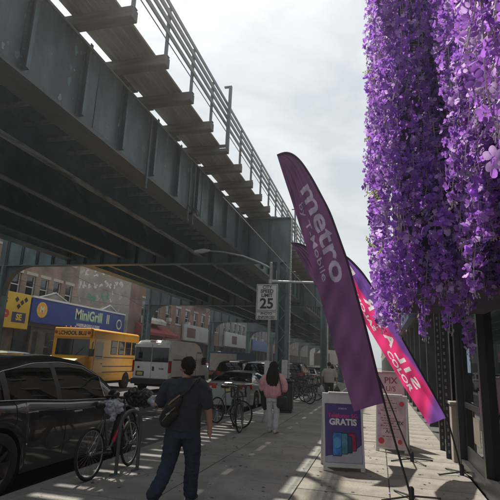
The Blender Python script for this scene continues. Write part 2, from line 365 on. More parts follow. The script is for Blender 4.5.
# rivets: rows along flange angle and stiffeners (real domes, joined)
rv = G()
def rivet(x, y_, z, ax):
    r_ = .016; p = []
    if ax == 'X': p = [(x, y_-r_, z-r_), (x, y_+r_, z-r_), (x, y_+r_, z+r_), (x, y_-r_, z+r_), (x+.011, y_, z)]
    if ax == '-Y': p = [(x-r_, y_, z-r_), (x+r_, y_, z-r_), (x+r_, y_, z+r_), (x-r_, y_, z+r_), (x, y_-.011, z)]
    if ax == '-Z': p = [(x-r_, y_-r_, z), (x+r_, y_-r_, z), (x+r_, y_+r_, z), (x-r_, y_+r_, z), (x, y_, z-.011)]
    rv.add(p, [(0, 1, 4), (1, 2, 4), (2, 3, 4), (3, 0, 4)])
y = 2
while y < 40: rivet(XG+.023, y, ZB+.085, 'X'); rivet(XG+.05, y, ZB-.006, '-Z'); rivet(XG-.35, y, ZB-.006, '-Z'); y += .12
y = 5.2-1.42*2
while y < 26:
    for k in range(11):
        for s_ in (-.055, .055): rivet(XG+.0135, y+s_, ZB+.2+k*.135, 'X')
    y += 1.42
y = 2
while y < 24: rivet(XG+.0005, y, ZT-.08, 'X'); y += .12
# splice plates, and patches where the paint has flaked off or birds have marked the web
for y in (7.35, 13.1):
    g = G(); g.box(.001, .014, y-.28, y+.28, ZB+.15, ZT-.035); g.build('splice_plate', STEEL, EL).location = (XG, 0, 0)
    for k in range(11):
        for d in (-.22, -.12, .12, .22): rivet(XG+.0145, y+d, ZB+.22+k*.13, 'X')
q = random.Random(31); g = G(); yy_ = 2.2
for k in range(75):
    y, z, r_ = q.uniform(2.2, 17), q.uniform(ZB+.2, ZT-.1), q.choice((.012, .02, .03, .05, .07))*q.uniform(.7, 1.2); n_ = 9; g.m = q.choice((0, 0, 2, 2)); x_ = XG+.0025+.00004*k
    rr = [q.uniform(.45, 1.2) for _ in range(n_)]; el_ = q.uniform(1, 2.2)
    g.add([(x_, y+r_*rr[j]*cos(2*pi*j/n_), z+r_*el_*rr[j]*sin(2*pi*j/n_)) for j in range(n_)], [tuple(range(n_))])
g.build('flaked_paint', [mat('flake_pale', (.33, .36, .36), rough=.8), mat('flake_rust', (.16, .09, .055), rough=.9), mat('flake_undercoat', (.17, .25, .26), rough=.7)], EL, kind='stuff')
# inner stringers
def stringer(x, depth, fw, mfl):
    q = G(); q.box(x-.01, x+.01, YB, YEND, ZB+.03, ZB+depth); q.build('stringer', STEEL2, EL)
    q = G(); q.box(x-fw/2, x+fw/2, YB, YEND, ZB, ZB+.028); q.build('stringer_flange', mfl, EL)
stringer(-6.87, 1.62, .2, STEEL_LIT); stringer(-8.59, 1.62, .2, mat('flange_mid', (.15, .185, .20), rough=.5, var=.3, vs=4)); stringer(-10.4, 1.62, .2, MATS['flange_mid'])  # flange colour steps from lit to shaded, stringer by stringer
stringer(-12.0, 1.62, .2, STEEL2)
g = G(); g.box(-13.25, -13.23, YB, YEND, ZB+.03, ZT-.03); g.box(-13.4, -12.8, YB, YEND, ZB, ZB+.028); g.box(-13.34, -13.12, YB, YEND, ZT-.028, ZT); g.build('outer_girder', STEEL, EL)
# lateral bracing bars between the outer girder and first stringer, diagonals elsewhere
lb = G(); lb.box(-6.85, XG-.03, -.035, .035, 0, .012); lb.box(-6.85, XG-.03, -.006, .006, .012, .09); lbm = lb.mesh('lateral_bar', mat('bar_paint', (.2, .22, .22), rough=.4, var=.3))
y = 3.0
while y < 26: link('lateral_bar', lbm, EL, loc=(0, y, ZB+.42)); y += .70
for a, b in ((-6.9, -8.55), (-8.6, -10.35), (-10.4, -12.0), (-12.0, -13.2)):
    for k, y0 in enumerate(range(-4, 100, 4)):
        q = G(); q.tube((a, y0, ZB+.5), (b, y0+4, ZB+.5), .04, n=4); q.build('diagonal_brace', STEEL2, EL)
        if y0 > 60: break
# timber ties: long ones carry the walkway
def tie_mesh(x0, x1, h=.22, w_=.21):
    q = G(); q.bbox(x0, x1, -w_/2, w_/2, 0, h, .012); return q
tl = tie_mesh(-12.9, -3.95).mesh('tie', WOOD); tsh = tie_mesh(-12.9, -5.72, w_=.27).mesh('tie', WOOD)
ty0 = 6.21-1.35*12; k = 0; ties = []
while ty0+1.35*k < 70:
    y = ty0+1.35*k; link('tie', tl, EL, loc=(0, y, ZT+.003), rot=(0, 0, r1.uniform(-.006, .006))); ties.append(y)
    if y < 45:
        for d in (.45, .9): link('tie', tsh, EL, loc=(r1.uniform(-.04, .04), y+d+r1.uniform(-.02, .02), ZT+.003))
    k += 1
g = G(); y = ty0+1.35*k
while y < YEND: g.bbox(-12.9, -3.95, y-.1, y+.1, ZT+.003, ZT+.22, .01); y += 1.35
for j in range(int((YEND-45)/.45)):
    yy = 45.45+.45*j; g.box(-12.9, -5.72, yy+.05, yy+.28, ZT+.003, ZT+.2)
g.build('far_ties', WOOD, EL, kind='stuff')
# sheet deck and track over the ties, leaving the slot beside the outer girder open
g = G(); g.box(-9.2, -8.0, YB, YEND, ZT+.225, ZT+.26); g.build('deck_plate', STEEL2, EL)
for x in (-6.3, -7.74, -9.9, -11.34):
    g = G(); g.box(x-.035, x+.035, YB, YEND, ZT+.262, ZT+.42); g.build('rail', mat('rail_rust', (.09, .05, .035), rough=.6), EL)
# boards added over the slot to break the sunlight into separate patches
for i, y in enumerate(ties[6:34]):
    if i % 5 != 1:
        g = G(); g.bbox(-5.70, -5.19, 0, r1.uniform(.35, .95), 0, .045, .006); g.build('sun_break_board', WOOD, EL, ).location = (0, y+r1.uniform(0, .35), ZT+.225)
# walkway planks: four boards wide, 4 ties long, staggered
WX = [-5.17, -4.925, -4.68, -4.435, -4.20]
pm = {}
for b in range(4):
    L_ = 1.35*4-.012; q = G(); q.bbox(WX[b]+.005, WX[b+1]-.006, 0, L_, 0, .05, .004); pm[b] = q.mesh('walkway_plank', PLANK)
    y = ty0+1.35*(b % 4)
    while y < 75: link('walkway_plank', pm[b], EL, loc=(0, y+.006, ZT+.226+r1.uniform(0, .003))); y += 1.35*4
g = G()
for b in range(4): g.box(WX[b]+.005, WX[b+1]-.006, 76.3, YEND, ZT+.226, ZT+.276)
g.build('far_walkway', PLANK, EL)
# railing
RX = -3.99; RM = mat('railing_steel', (.11, .125, .135), rough=.5, var=.25, vs=4)
po = G(); po.bbox(-.03, .03, -.03, .03, 0, 1.16, .004); po.bbox(-.07, .07, -.05, .05, 0, .02, .003); pom = po.mesh('rail_post', RM)
for i, y in enumerate(ties):
    if y > -6: link('rail_post', pom, EL, loc=(RX-.02, y, ZT+.225))
rz_ = [(ZT+.55, .012), (ZT+.74, .055), (ZT+.97, .055), (ZT+1.18, .06), (ZT+1.38, .05)]
for z, hh in rz_:
    g = G(); seg = 26.0; y = YB
    if hh < .02: g.box(RX+.014, RX+.03, YB, YEND, z-.008, z+.008)
    else: g.bbox(RX+.013, RX+.045, YB, YEND, z-hh, z+hh, .006)
    g.build('handrail', RM, EL)
# taller frame posts every third bay
tp = G(); tp.bbox(-.04, .04, -.04, .04, -.32, 1.62, .004); tp.bbox(-.32, .02, -.05, .05, -.36, -.26, .004); tp.box(-.18, .04, -.035, .035, 1.62, 1.66)
tpm = tp.mesh('tall_post', RM)
for y in (ty0+1.35*5+.3, 11.0+.35, 22.5, 36): link('tall_post', tpm, EL, loc=(RX+.10, y, ZT+.27))
# cross girders with stiffened ends and curved brackets, columns
cst = G(); cst.box(-.05, .05, -.1, -.0101, CZ+.035, 7.2); cst.box(-.006, .006, -.15, -.1, CZ+.035, 7.2); cstm = cst.mesh('stiffener', STEEL2)
def cross_girder(y):
    x0, x1 = CXL-.27, CXR+.245
    q = G(); q.box(x0, x1, y-.01, y+.01, CZ+.03, 7.21); q.box(x0, x1, y-.17, y+.17, CZ, CZ+.03)
    q.box(XG+.12, x1, y-.17, y+.17, 7.211, 7.245); q.box(x0, -13.45, y-.17, y+.17, 7.211, 7.245)
    c = q.build('cross_girder', STEEL, EL)
    for k_ in range(16):
        if y < 60: link('stiffener', cstm, c, loc=(x0+.42+.83*k_, y, 0))
    if y < 40:
        x = x0+.06
        while x < x1: rivet(x, y-.14, CZ-.001, '-Z'); rivet(x, y-.011, CZ+.09, '-Y'); x += .11
def column(x, y, z1=CZ-.004, w_=.235, lip=False, paper=False):
    q = G()
    q.box(x-w_, x-w_+.03, y-.26, y+.26, RZ, z1); q.box(x+w_-.03, x+w_, y-.26, y+.26, RZ, z1); q.box(x-w_+.03, x+w_-.03, y-.02, y+.02, RZ, z1)
    for s_ in (-1, 1):
        q.box(x-w_-.0, x-w_+.12, y+s_*.262-.004, y+s_*.262+.004, RZ, z1); q.box(x+w_-.12, x+w_, y+s_*.262-.004, y+s_*.262+.004, RZ, z1)
    k_ = RZ+.9; flip = 1
    while k_ < z1-.4 and y < 60:      # lacing bars
        q.tube((x-flip*(w_-.08), y-.272, k_), (x+flip*(w_-.08), y-.272, k_+.38), .022, n=4); k_ += .38; flip = -flip
    q.bbox(x-w_-.14, x+w_+.14, y-.4, y+.4, RZ, RZ+.1, .01); q.bbox(x-w_-.05, x+w_+.05, y-.31, y+.31, RZ+.1, RZ+.55, .02)
    return q.build('column', STEEL, EL)
def bracket(x, y, s_, r_=1.35, z=CZ-.003):
    """quarter-arch knee plate between column and cross girder, s_=direction"""
    n_ = 10; arc = [(x+s_*(r_-r_*cos(pi/2*t/n_)), z-r_+r_*sin(pi/2*t/n_)) for t in range(n_+1)]
    poly = [(x, z)]+arc
    if s_ > 0: poly = poly[::-1]
    q = G(); q.prism(poly, y-.012, y+.012)
    for a, b in zip(arc, arc[1:]):
        q.add([(a[0], y-.14, a[1]), (b[0], y-.14, b[1]), (b[0], y+.14, b[1]), (a[0], y+.14, a[1])], [(0, 1, 2, 3)]); dx, dz = -s_*.02, .02
        q.add([(a[0]+dx, y-.14, a[1]+dz), (b[0]+dx, y-.14, b[1]+dz), (b[0], y-.14, b[1]), (a[0], y-.14, a[1])], [(0, 1, 2, 3)])
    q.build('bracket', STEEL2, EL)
for y in RY:
    cross_girder(y); column(CXL, y); bracket(CXL+.24, y, 1); column(CXR, y); bracket(CXR-.24, y, -1, .5)
Y1 = RY[1]; y = CZ+.1
while y < 7.2: rivet(CXR+.2, Y1-.011, y, '-Y'); rivet(CXR+.13, Y1-.011, y, '-Y'); y += .11
rv.build('rivets', mat('rivet_paint', (.15, .18, .185), rough=.4, var=.3), EL, kind='stuff')
Y1 = RY[1]
# conduits, junction boxes and drain pipes hung on the outer girder
g = G(); g.tube((XG+.13, YB, 7.18), (XG+.13, Y1-.2, 7.18), .02, n=8)
g.build('conduit', mat('conduit_grey', (.28, .3, .31), rough=.4, metal=.3), EL)
for y in (9.1, 11.6, 11.95):
    g = G(); g.tube((XG+.12, y, ZB-.3), (XG+.12, y, ZT-.15), .03, n=8); g.sph((XG+.12, y, ZB-.3), .05); g.build('drain_pipe', STEEL, EL)
g = G(); g.path([(XG+.14+.09*cos(t*.5)+.0*t, 11.7+.22*sin(t*.5)+.01*t, ZB+.05+.09*sin(t*.9)) for t in range(40)], .012, n=5); g.build('cable_coil', BLKPL, EL)
# pale beaded strip added as the sunlight on the first column's outer edge
EX = CXR+.275
g = G(); g.tube((EX, Y1-.12, 0), (EX, Y1-.12, 7.2), .03, n=8); k = 0
while k < 44: g.sph((EX, Y1-.12, .3+k*.16), .043, n=6, m=4); k += 1
g.build('sunlit_edge_strip', mat('sunlit_edge_pale', (.5, .52, .5), rough=.5, var=.3, vs=20), EL)
for (x, z0, h_, w_) in ((CXR+.17, .78, .95, .11), (CXR-.16, .9, .55, .1)):
    g = G(); g.box(x-w_, x+w_, Y1-.36, Y1-.348, z0, z0+h_); g.build('paper_notice', mat('paper', (.6, .6, .6), rough=.8, var=.12, vs=9), EL)
# ================================================================== buildings across the street
def facade_part(par, name, m_, boxes, label=None):
    for bx in boxes:
        g_ = G(); g_.box(*bx); o = g_.build(name, m_, par)
        if label: o['label'] = label
TAN = brickmat('tan_brick', (.27, .185, .13), (.20, .14, .10), (.22, .19, .16))
RED = brickmat('red_brick', (.27, .14, .10), (.21, .11, .08), (.17, .14, .12))
BRN = brickmat('brown_brick', (.22, .16, .12), (.18, .125, .1), (.16, .14, .12))
GREYB = brickmat('grey_brick', (.22, .21, .20), (.17, .165, .16), (.2, .19, .18))
STUC = mat('grey_stucco', (.34, .32, .28), rough=.9, var=.2, vs=1.5, bump=.3, dirt=(.18, .17, .16), ds=.5)
STONE = mat('pale_stone_trim', (.42, .39, .33), rough=.85, var=.15, vs=4)
WG = glass('far_window_glass', (.25, .28, .3), .05)
WDK = mat('dark_interior', (.02, .022, .025), rough=.8, var=.4)
WFR = mat('white_window_frame', (.55, .55, .53), rough=.6)
SHADE = mat('roller_blind', (.5, .48, .42), rough=.9, var=.1)
def wall_with_holes(g_, x, y0, y1, z0, z1, holes, t=.25, nx=1):
    """wall in the plane x=const (thickness t to -x), rectangular holes (ya,yb,za,zb)"""
    ys = sorted({y0, y1, *[h[0] for h in holes], *[h[1] for h in holes]}); zs = sorted({z0, z1, *[h[2] for h in holes], *[h[3] for h in holes]})
    for a, b in zip(ys, ys[1:]):
        c = None
        for e, f in zip(zs, zs[1:]):
            if any(h[0] <= (a+b)/2 <= h[1] and h[2] <= (e+f)/2 <= h[3] for h in holes): continue
            g_.add([(x, a, e), (x, b, e), (x, b, f), (x, a, f)], [(0, 1, 2, 3)])
    for h in holes:
        ya, yb, za, zb = h; xi = x-t*nx
        g_.add([(x, ya, za), (x, yb, za), (x, yb, zb), (x, ya, zb), (xi, ya, za), (xi, yb, za), (xi, yb, zb), (xi, ya, zb)], [(0, 1, 5, 4), (1, 2, 6, 5), (2, 3, 7, 6), (3, 0, 4, 7)])
WIN = {}
def window(par, x, h, nx=1, rnd=None, blind=0, style=0):
    ya, yb, za, zb = h; W_, H_ = yb-ya, zb-za; xi = x-.16*nx; key = (round(W_, 2), round(H_, 2), round(blind, 1), nx, style)
    if key not in WIN:
        g_ = G(); f = .055
        g_.box(-.04, .04, 0, f, 0, H_); g_.box(-.04, .04, W_-f, W_, 0, H_); g_.box(-.04, .04, f, W_-f, 0, f); g_.box(-.04, .04, f, W_-f, H_-f, H_); g_.box(-.03, .05, f, W_-f, H_*.5-.03, H_*.5+.03)
        fr = g_.mesh('window', WFR)
        g_ = G(); g_.box(-.012, .0, f, W_-f, f, H_*.5-.03); g_.box(.01, .02, f, W_-f, H_*.5+.03, H_-f); pn = g_.mesh('pane', WG)
        g_ = G(); g_.box(-.10, -.08, 0, W_, H_*(1-blind), H_); g_.m = 1; g_.box(-.14, -.12, 0, W_, 0, H_); bl = g_.mesh('blind', [SHADE, WDK])
        WIN[key] = (fr, pn, bl)
    fr, pn, bl = WIN[key]; sx = (nx, 1, 1)
    o = link('window', fr, par, loc=(xi, ya, za), scale=sx); link('pane', pn, o); link('blind', bl, o)
    return o
def building(name, label, x, y0, y1, h, brick, rows, wy, ww=1.0, wh=1.6, depth=14, nx=1, sills=True, z_first=4.9, storey=3.1, cornice=True, cat='building', seed=1, shop=True, skip=lambda i, j: False):
    """nx=1: front faces +x (left side of street); nx=-1 faces -x"""
    t = thing(name, label, cat, (0, 0, 0)); q = random.Random(seed)
    holes = [(yy, yy+ww, z_first+storey*j, z_first+storey*j+wh) for j in range(rows) for i, yy in enumerate(wy) if not skip(i, j)]
    g_ = G(); wall_with_holes(g_, x, y0, y1, 3.4 if shop else 0, h, holes, nx=nx)
    xb = x-depth*nx
    g_.add([(x, y0, 0), (xb, y0, 0), (xb, y0, h), (x, y0, h)], [(0, 1, 2, 3)]); g_.add([(x, y1, 0), (xb, y1, 0), (xb, y1, h), (x, y1, h)], [(0, 1, 2, 3)])
    g_.add([(x, y0, h), (xb, y0, h), (xb, y1, h), (x, y1, h)], [(0, 1, 2, 3)])
    g_.build('wall', brick, t)
    for hh in holes:
        window(t, x, hh, nx, blind=q.choice([0, .3, .5, .5, .7]))
        if sills:
            s_ = G(); s_.box(min(x-.05*nx, x+.06*nx), max(x-.05*nx, x+.06*nx), hh[0]-.1, hh[1]+.1, hh[2]-.13, hh[2]-.002); s_.build('sill', STONE, t); s_ = G(); s_.box(min(x, x+.03*nx), max(x, x+.03*nx), hh[0]-.12, hh[1]+.12, hh[3]+.002, hh[3]+.2); s_.build('lintel', STONE, t)
    for k_, hh in enumerate(holes):
        if q.random() < .16:
            s_ = G(); ym = (hh[0]+hh[1])/2; s_.bbox(min(x-.1*nx, x+.32*nx), max(x-.1*nx, x+.32*nx), ym-.3, ym+.3, hh[2]+.02, hh[2]+.42, .02); s_.build('air_conditioner', mat('ac_beige', (.42, .41, .37), rough=.6, var=.2), t)
    if cornice:
        s_ = G(); s_.box(min(x, x+.35*nx), max(x, x+.35*nx), y0, y1, h-.5, h+.1); s_.box(min(x, x+.2*nx), max(x, x+.2*nx), y0, y1, h-.8, h-.502); s_.build('cornice', STONE, t)
    if shop:
        s_ = G(); a, b = min(x-.5*nx, x-.55*nx), max(x-.5*nx, x-.55*nx); s_.box(a, b, y0, y1, 0, 3.4)
        y_ = y0
        while y_ < y1-.2: s_.m = 0; s_.box(min(x, x-.52*nx), max(x, x-.52*nx), y_, y_+.18, .0, 3.39); y_ += 2.4
        s_.build('shopfront', mat('shopfront_dark', (.045, .045, .05), rough=.35, var=.5, vs=2), t)
    return t, holes
def shop_sign(x, y0, y1, z0, z1, col, label, nx=1, name='shop_sign', group=None, trim=None):
    t = thing(name, label, 'shop sign', (x, y0, z0), group=group)
    g_ = G(); g_.bbox(0 if nx > 0 else -.25, .25 if nx > 0 else 0, 0, y1-y0, 0, z1-z0, .02); g_.build('sign_panel', mat('sign_%.2f_%.2f_%.2f' % col, col, rough=.45, var=.12, vs=1.5), t)
    if trim:
        g_ = G(); g_.box(-.02, .3, -.03, y1-y0+.03, z1-z0+.002, z1-z0+.12); g_.build('sign_edge', trim, t)
    return t
def sign_text(t, s, yc, zc, size, m_, x=.254, bold=.02, sx=1, nm='lettering'):
    return lettering(nm, s, size, frame((x, yc, zc), (0, 1, 0), (0, 0, 1)), m_, t, bold=bold, sx=sx)
BLU = (.02, .05, .26)
B1, _ = building('apartment_building', 'tan brick building with dark sash windows behind the blue shop sign', -21.6, 8, 30.4, 13, TAN, 3, [9.2+1.32*k for k in range(16)], ww=.82, wh=1.5, z_first=4.95, storey=3.0, seed=2, depth=10, cornice=False)
g = G(); g.box(-26, -21.02, 8, 36.6, 3.2, 3.41); g.build('shop_roof', mat('tar_roof', (.1, .1, .1)), B1)
s_ = G(); s_.box(-21.3, -21.22, 8, 36.6, 0, 3.3); yy = 8
while yy < 36: s_.box(-21.22, -21.05, yy, yy+.22, 0, 3.2); yy += 2.9
s_.build('shopfront', mat('shopfront_brown', (.10, .085, .07), rough=.5, var=.5, vs=2.5), B1)
for yy in range(9, 36, 3):
    g = G(); g.box(-21.2, -21.17, yy+.1, yy+2.2, .6, 2.9); g.build('shop_window', mat('shop_window_dark', (.035, .04, .045), rough=.12, var=.8, vs=1.2), B1)
# gabled parapets above the sign
for yc, w_ in ((27.6, 1.9), (34.6, 1.5)):
    g = G(); g.prism([(-w_, 0), (-w_, .08), (0, .6), (w_, .08), (w_, 0)], -.5, 0, frame((-21.05, yc, 4.95), (0, 1, 0), (0, 0, 1)) @ M.Rotation(-pi/2, 4, 'X') @ M.Rotation(pi, 4, 'X') if False else M(((0, 1, 0, -21.3), (1, 0, 0, yc), (0, 0, 1, 4.95), (0, 0, 0, 1))))
    g.build('gable', STUC, B1)
    for s2 in (-1, 1):
        g = G(); g.tube((-21.28, yc+s2*w_*1.05, 4.98), (-21.28, yc, 5.63), .05, n=5); g.build('gable_trim', WHITE, B1)
T1 = shop_sign(-21.0, 24.85, 36.2, 3.42, 4.95, BLU, 'long blue shop sign with white and yellow lettering and round emblems on the far side', trim=WHITE)
YL = mat('sign_cream', (.75, .72, .5), rough=.6); GRN = mat('sign_green', (.16, .5, .3), rough=.6); ORG = mat('sign_orange', (.8, .35, .06), rough=.6); WHT = mat('sign_white', (.8, .8, .8), rough=.6); YEL = mat('sign_yellow', (.72, .5, .05), rough=.55, var=.08); REDM = mat('sign_red', (.5, .03, .03), rough=.6); BLKM = mat('sign_black', (.02, .02, .02), rough=.6)
def disc(t, y, z, r_, m_, x=.256, nm='emblem', n=24):
    g_ = G(); g_.add([(x, y+r_*cos(2*pi*i/n), z+r_*sin(2*pi*i/n)) for i in range(n)], [tuple(range(n))]); return g_.build(nm, m_, t)
disc(T1, .95, .85, .5, YEL); disc(T1, .95, .85, .4, ORG, .262); lettering('emblem_mark', 'M', .5, frame((.268, .95, .85), (0, 1, 0), (0, 0, 1)), YL, T1, bold=.03)
disc(T1, 10.5, .7, .42, YL); disc(T1, 10.5, .7, .3, mat('sign_blue2', (.03, .05, .2)), .262)
sign_text(T1, 'MiniGrill', 6.2, .92, 1.0, GRN, bold=.05); sign_text(T1, 'MiniGrill', 6.17, .95, 1.0, YL, x=.262, bold=.01); sign_text(T1, 'II', 8.75, .92, .95, YL, bold=.03)
sign_text(T1, 'HAMBURGERS & FRIES', 6.2, .22, .3, WHT, bold=.01)
T2 = shop_sign(-21.0, 19.2, 24.7, 2.95, 5.05, (.62, .42, .04), 'yellow shop sign with red letters and black squares left of the blue sign')
sign_text(T2, 'PERANOS', 2.75, 1.55, .42, BLKM, bold=.012, sx=.9); sign_text(T2, 'COMP', 2.45, .62, .95, REDM, bold=.05)
for (y_, z_) in ((4.3, 1.7), (4.75, 1.55), (4.5, 1.3), (5.05, 1.75)):
    g = G(); g.add([(.256, y_, z_+.18), (.256, y_-.18, z_), (.256, y_, z_-.18), (.256, y_+.18, z_)], [(0, 1, 2, 3)]); g.build('diamond', BLKM, T2)
g = G(); g.add([(.256, 4.05, .35), (.256, 5.2, .35), (.256, 5.2, .95), (.256, 4.05, .95)], [(0, 1, 2, 3)]); g.build('logo_block', mat('sign_navy', (.03, .04, .12)), T2)
lettering('logo_text', 'SE', .5, frame((.262, 4.63, .65), (0, 1, 0), (0, 0, 1)), YEL, T2, bold=.02)
# ---- building 2: side wall with graffiti facing us
B2, hl = building('brick_apartments', 'brown brick apartments with a fire escape and a graffiti covered grey side wall', -21.0, 37.2, 62, 12.5, RED, 3, [39.5+2.6*k for k in range(9)], ww=1.2, wh=1.7, z_first=5.2, storey=2.9, seed=5)
g = G(); g.box(-33, -21.003, 37.0, 37.19, 0, 12.45); g.build('graffiti_wall', STUC, B2)
qr = random.Random(11)
GM = [mat('spray_white', (.62, .62, .6), rough=.8, var=.15), mat('spray_black', (.03, .03, .035), rough=.8), mat('spray_teal', (.06, .33, .24), rough=.8), mat('spray_silver', (.42, .43, .45), rough=.6)]
def ribbon(g_, pts, w_, yy):
    for k_, (a, b) in enumerate(zip(pts, pts[1:])):
        yy -= .00035; d = V((b[0]-a[0], 0, b[1]-a[1]))
        if d.length < 1e-4: continue
        n_ = V((-d.z, 0, d.x)).normalized()*w_/2; e = d.normalized()*w_*.3
        A, B_ = V((a[0], yy, a[1]))-e, V((b[0], yy, b[1]))+e
        g_.add([A-n_, B_-n_, B_+n_, A+n_], [(0, 1, 2, 3)])
yk = 36.99
for row, (zc, hs, mts) in enumerate([(8.9, .8, (0, 3, 0)), (7.7, .9, (0, 0, 3)), (6.6, 1.0, (3, 2, 2)), (5.3, 1.1, (0, 3, 0)), (4.1, .8, (0, 1, 0))]):
    x = -26.4+qr.uniform(0, .3)
    while x < -21.9:
        m_ = qr.choice(mts) if abs(x+24.4) < .8 or qr.random() < .6 else 0; w_ = qr.uniform(.4, .6); g = G()
        for st_i in range(qr.randint(2, 3)):
            pts = [(x+qr.uniform(0, w_), zc+qr.uniform(-hs/2, hs/2)) for k in range(4)]; sm = []
            for a, b, c in zip(pts, pts[1:], pts[2:]):
                m1 = ((a[0]+b[0])/2, (a[1]+b[1])/2); m2 = ((b[0]+c[0])/2, (b[1]+c[1])/2)
                for t in range(6): u = t/5; sm.append(((1-u)**2*m1[0]+2*u*(1-u)*b[0]+u*u*m2[0], (1-u)**2*m1[1]+2*u*(1-u)*b[1]+u*u*m2[1]))
            ribbon(g, sm, .11, yk); yk -= .005
        g.build('graffiti_tag', GM[m_], B2); x += w_*1.05
        if qr.random() < .18: x += .35
        yk = 36.99
# fire escape on building 2
for z in (8.0, 10.9):
    g = G(); ya, yb = 52.2, 56.5
    for k in range(12): g.box(-20.98+.08*k, -20.94+.08*k, ya, yb, z-.04, z)
    for y_ in (ya, yb): g.tube((-20.0, y_, z), (-20.0, y_, z+.9), .025, n=5)
    g.tube((-20.0, ya, z+.9), (-20.0, yb, z+.9), .025, n=5); g.tube((-20.0, ya, z+.45), (-20.0, yb, z+.45), .018, n=5)
    for k in range(26): y_ = ya+(yb-ya)*k/25; g.tube((-20.0, y_, z), (-20.0, y_, z+.9), .01, n=4)
    g.tube((-20.05, ya, z), (-20.9, ya, z-.8), .03, n=5); g.tube((-20.05, yb, z), (-20.9, yb, z-.8), .03, n=5)
    g.build('fire_escape', mat('fire_escape_black', (.03, .03, .03), rough=.6), B2)
g = G()
for s2 in (-.25, .25): g.tube((-20.2, 53+s2, 8.0), (-20.2, 55.4+s2, 10.9), .03, n=5)
for k in range(10): g.tube((-20.2, 52.75+.25*k, 8.1+.29*k), (-20.2, 53.25+.25*k, 8.1+.29*k), .015, n=4)
g.build('escape_ladder', MATS['fire_escape_black'], B2)
# red fabric awning with white drum above the van
aw = thing('shop_awning', 'red and white sloping fabric awning above the white van', 'awning', (-19.4, 38.5, 0))
g = G(); g.add([(-1.5, 0, 4.6), (-1.5, 6.2, 4.6), (0.0, 6.2, 3.75), (0.0, 0, 3.75), (.0, 0, 3.5), (.0, 6.2, 3.5), (-1.5, 0, 3.5), (-1.5, 6.2, 3.5)], [(0, 1, 2, 3), (3, 2, 5, 4), (0, 3, 4, 6), (1, 7, 5, 2)]); g.build('awning_cloth', mat('awning_red', (.36, .06, .05), rough=.7, var=.25, vs=.8, trans=.3), aw)
g = G(); g.prism([(-.5, 4.605), (-.5, 4.9), (-.9, 5.2), (-1.5, 5.3), (-1.5, 4.605)], .8, 4.2); g.build('awning_hood', mat('awning_cream', (.5, .45, .38), rough=.8, var=.3, vs=.9), aw)
t = shop_sign(-20.9, 49.0, 56.8, 3.55, 5.35, (.36, .36, .35), 'pale grey shop sign under the fire escape across the street')
g = G(); g.box(.251, .256, .9, 3.5, .35, 1.45); g.build('dark_block', mat('block_dark', (.10, .03, .03)), t)
g = G(); g.box(0, .3, 0, 1, 0, 1)
B3, _ = building('row_building', 'grey brick row building farther along beyond the fire escape building', -21.0, 62.3, 90, 14, GREYB, 3, [64+2.5*k for k in range(10)], ww=1.2, wh=1.8, z_first=5.2, storey=3.0, seed=8)
B4, _ = building('row_building', 'brown brick row building farthest along the left side', -21.0, 90.3, 150, 13, BRN, 3, [92+2.6*k for k in range(22)], ww=1.2, wh=1.8, z_first=5.0, storey=2.9, seed=9, sills=False)
t = shop_sign(-20.9, 64, 78, 3.5, 5.5, (.42, .42, .41), 'long white shop sign with a dark red panel beyond the third column')
g = G(); g.box(.251, .258, 3.2, 5.8, .4, 1.6); g.build('dark_block', MATS['block_dark'], t)
t = shop_sign(-20.9, 79.5, 92, 3.4, 5.2, (.04, .12, .3), 'blue shop sign far down the left side of the street')
t = shop_sign(-20.9, 95, 110, 3.3, 5.0, (.45, .1, .06), 'faded red shop sign farthest down the left side')
# far end of the street closing the view
building('corner_building', 'dark low building closing the view at the end of the street', -10, 232, 262, 15, BRN, 0, [], nx=1, depth=45, shop=False, cornice=False)
for i, (y_, z_, d_) in enumerate(((24, 5.6, .35), (30, 6.6, .5), (38, 5.9, .6))):
    g = G(); g.path([(-21.0+.05*k*0, y_+1.2*k-1, z_+d_*((k-6)/6)**2) for k in range(13)], .015, n=4); tag(g.build('facade_wire', BLKPL), ['sagging black wire above the blue shop sign', 'black wire running past the graffiti wall', 'black wire sagging over the red awning'][i], 'wire')
# ================================================================== shops on the near side
FR = mat('storefront_frame', (.02, .021, .023), rough=.35, var=.3)
SH = thing('storefront', 'black framed glass storefront with folding gate rails on the right of the sidewalk', 'storefront', (0, 0, 0))
XW = 1.37
g = G(); g.box(XW, XW+.25, 9.55, 9.72, -.02, 4.2); g.box(XW, XW+.25, 7.5, 9.55, 2.75, 4.2); g.box(XW, XW+.25, 3, 7.5, 2.75, 4.2)
for y_ in (7.45, 5.6, 3.6): g.box(XW, XW+.25, y_-.06, y_+.06, 0, 2.75)
g.box(XW, XW+.25, 3, 7.39, 0, .25); g.box(XW+.01, XW+.24, 7.51, 9.549, 0, .12)
g.build('frame', FR, SH)
SG = glass('store_glass', (.12, .13, .13), .02)
for (ya, yb) in ((3.66, 5.54), (5.66, 7.39)):
    g = G(); g.box(XW+.1, XW+.112, ya, yb, .26, 2.74); g.build('pane', SG, SH)
g = G(); g.box(XW+.10, XW+.15, 7.55, 7.63, .13, 2.74); g.box(XW+.10, XW+.15, 9.42, 9.5, .13, 2.74); g.box(XW+.10, XW+.15, 7.631, 9.419, .13, .36); g.box(XW+.10, XW+.15, 7.631, 9.419, 2.55, 2.74); g.box(XW+.1, XW+.15, 7.631, 9.419, 1.0, 1.09)
d = g.build('door', FR, SH)
g = G(); g.box(XW+.118, XW+.13, 7.64, 9.41, .37, .99); g.box(XW+.118, XW+.13, 7.64, 9.41, 1.1, 2.54); g.build('pane', SG, d)
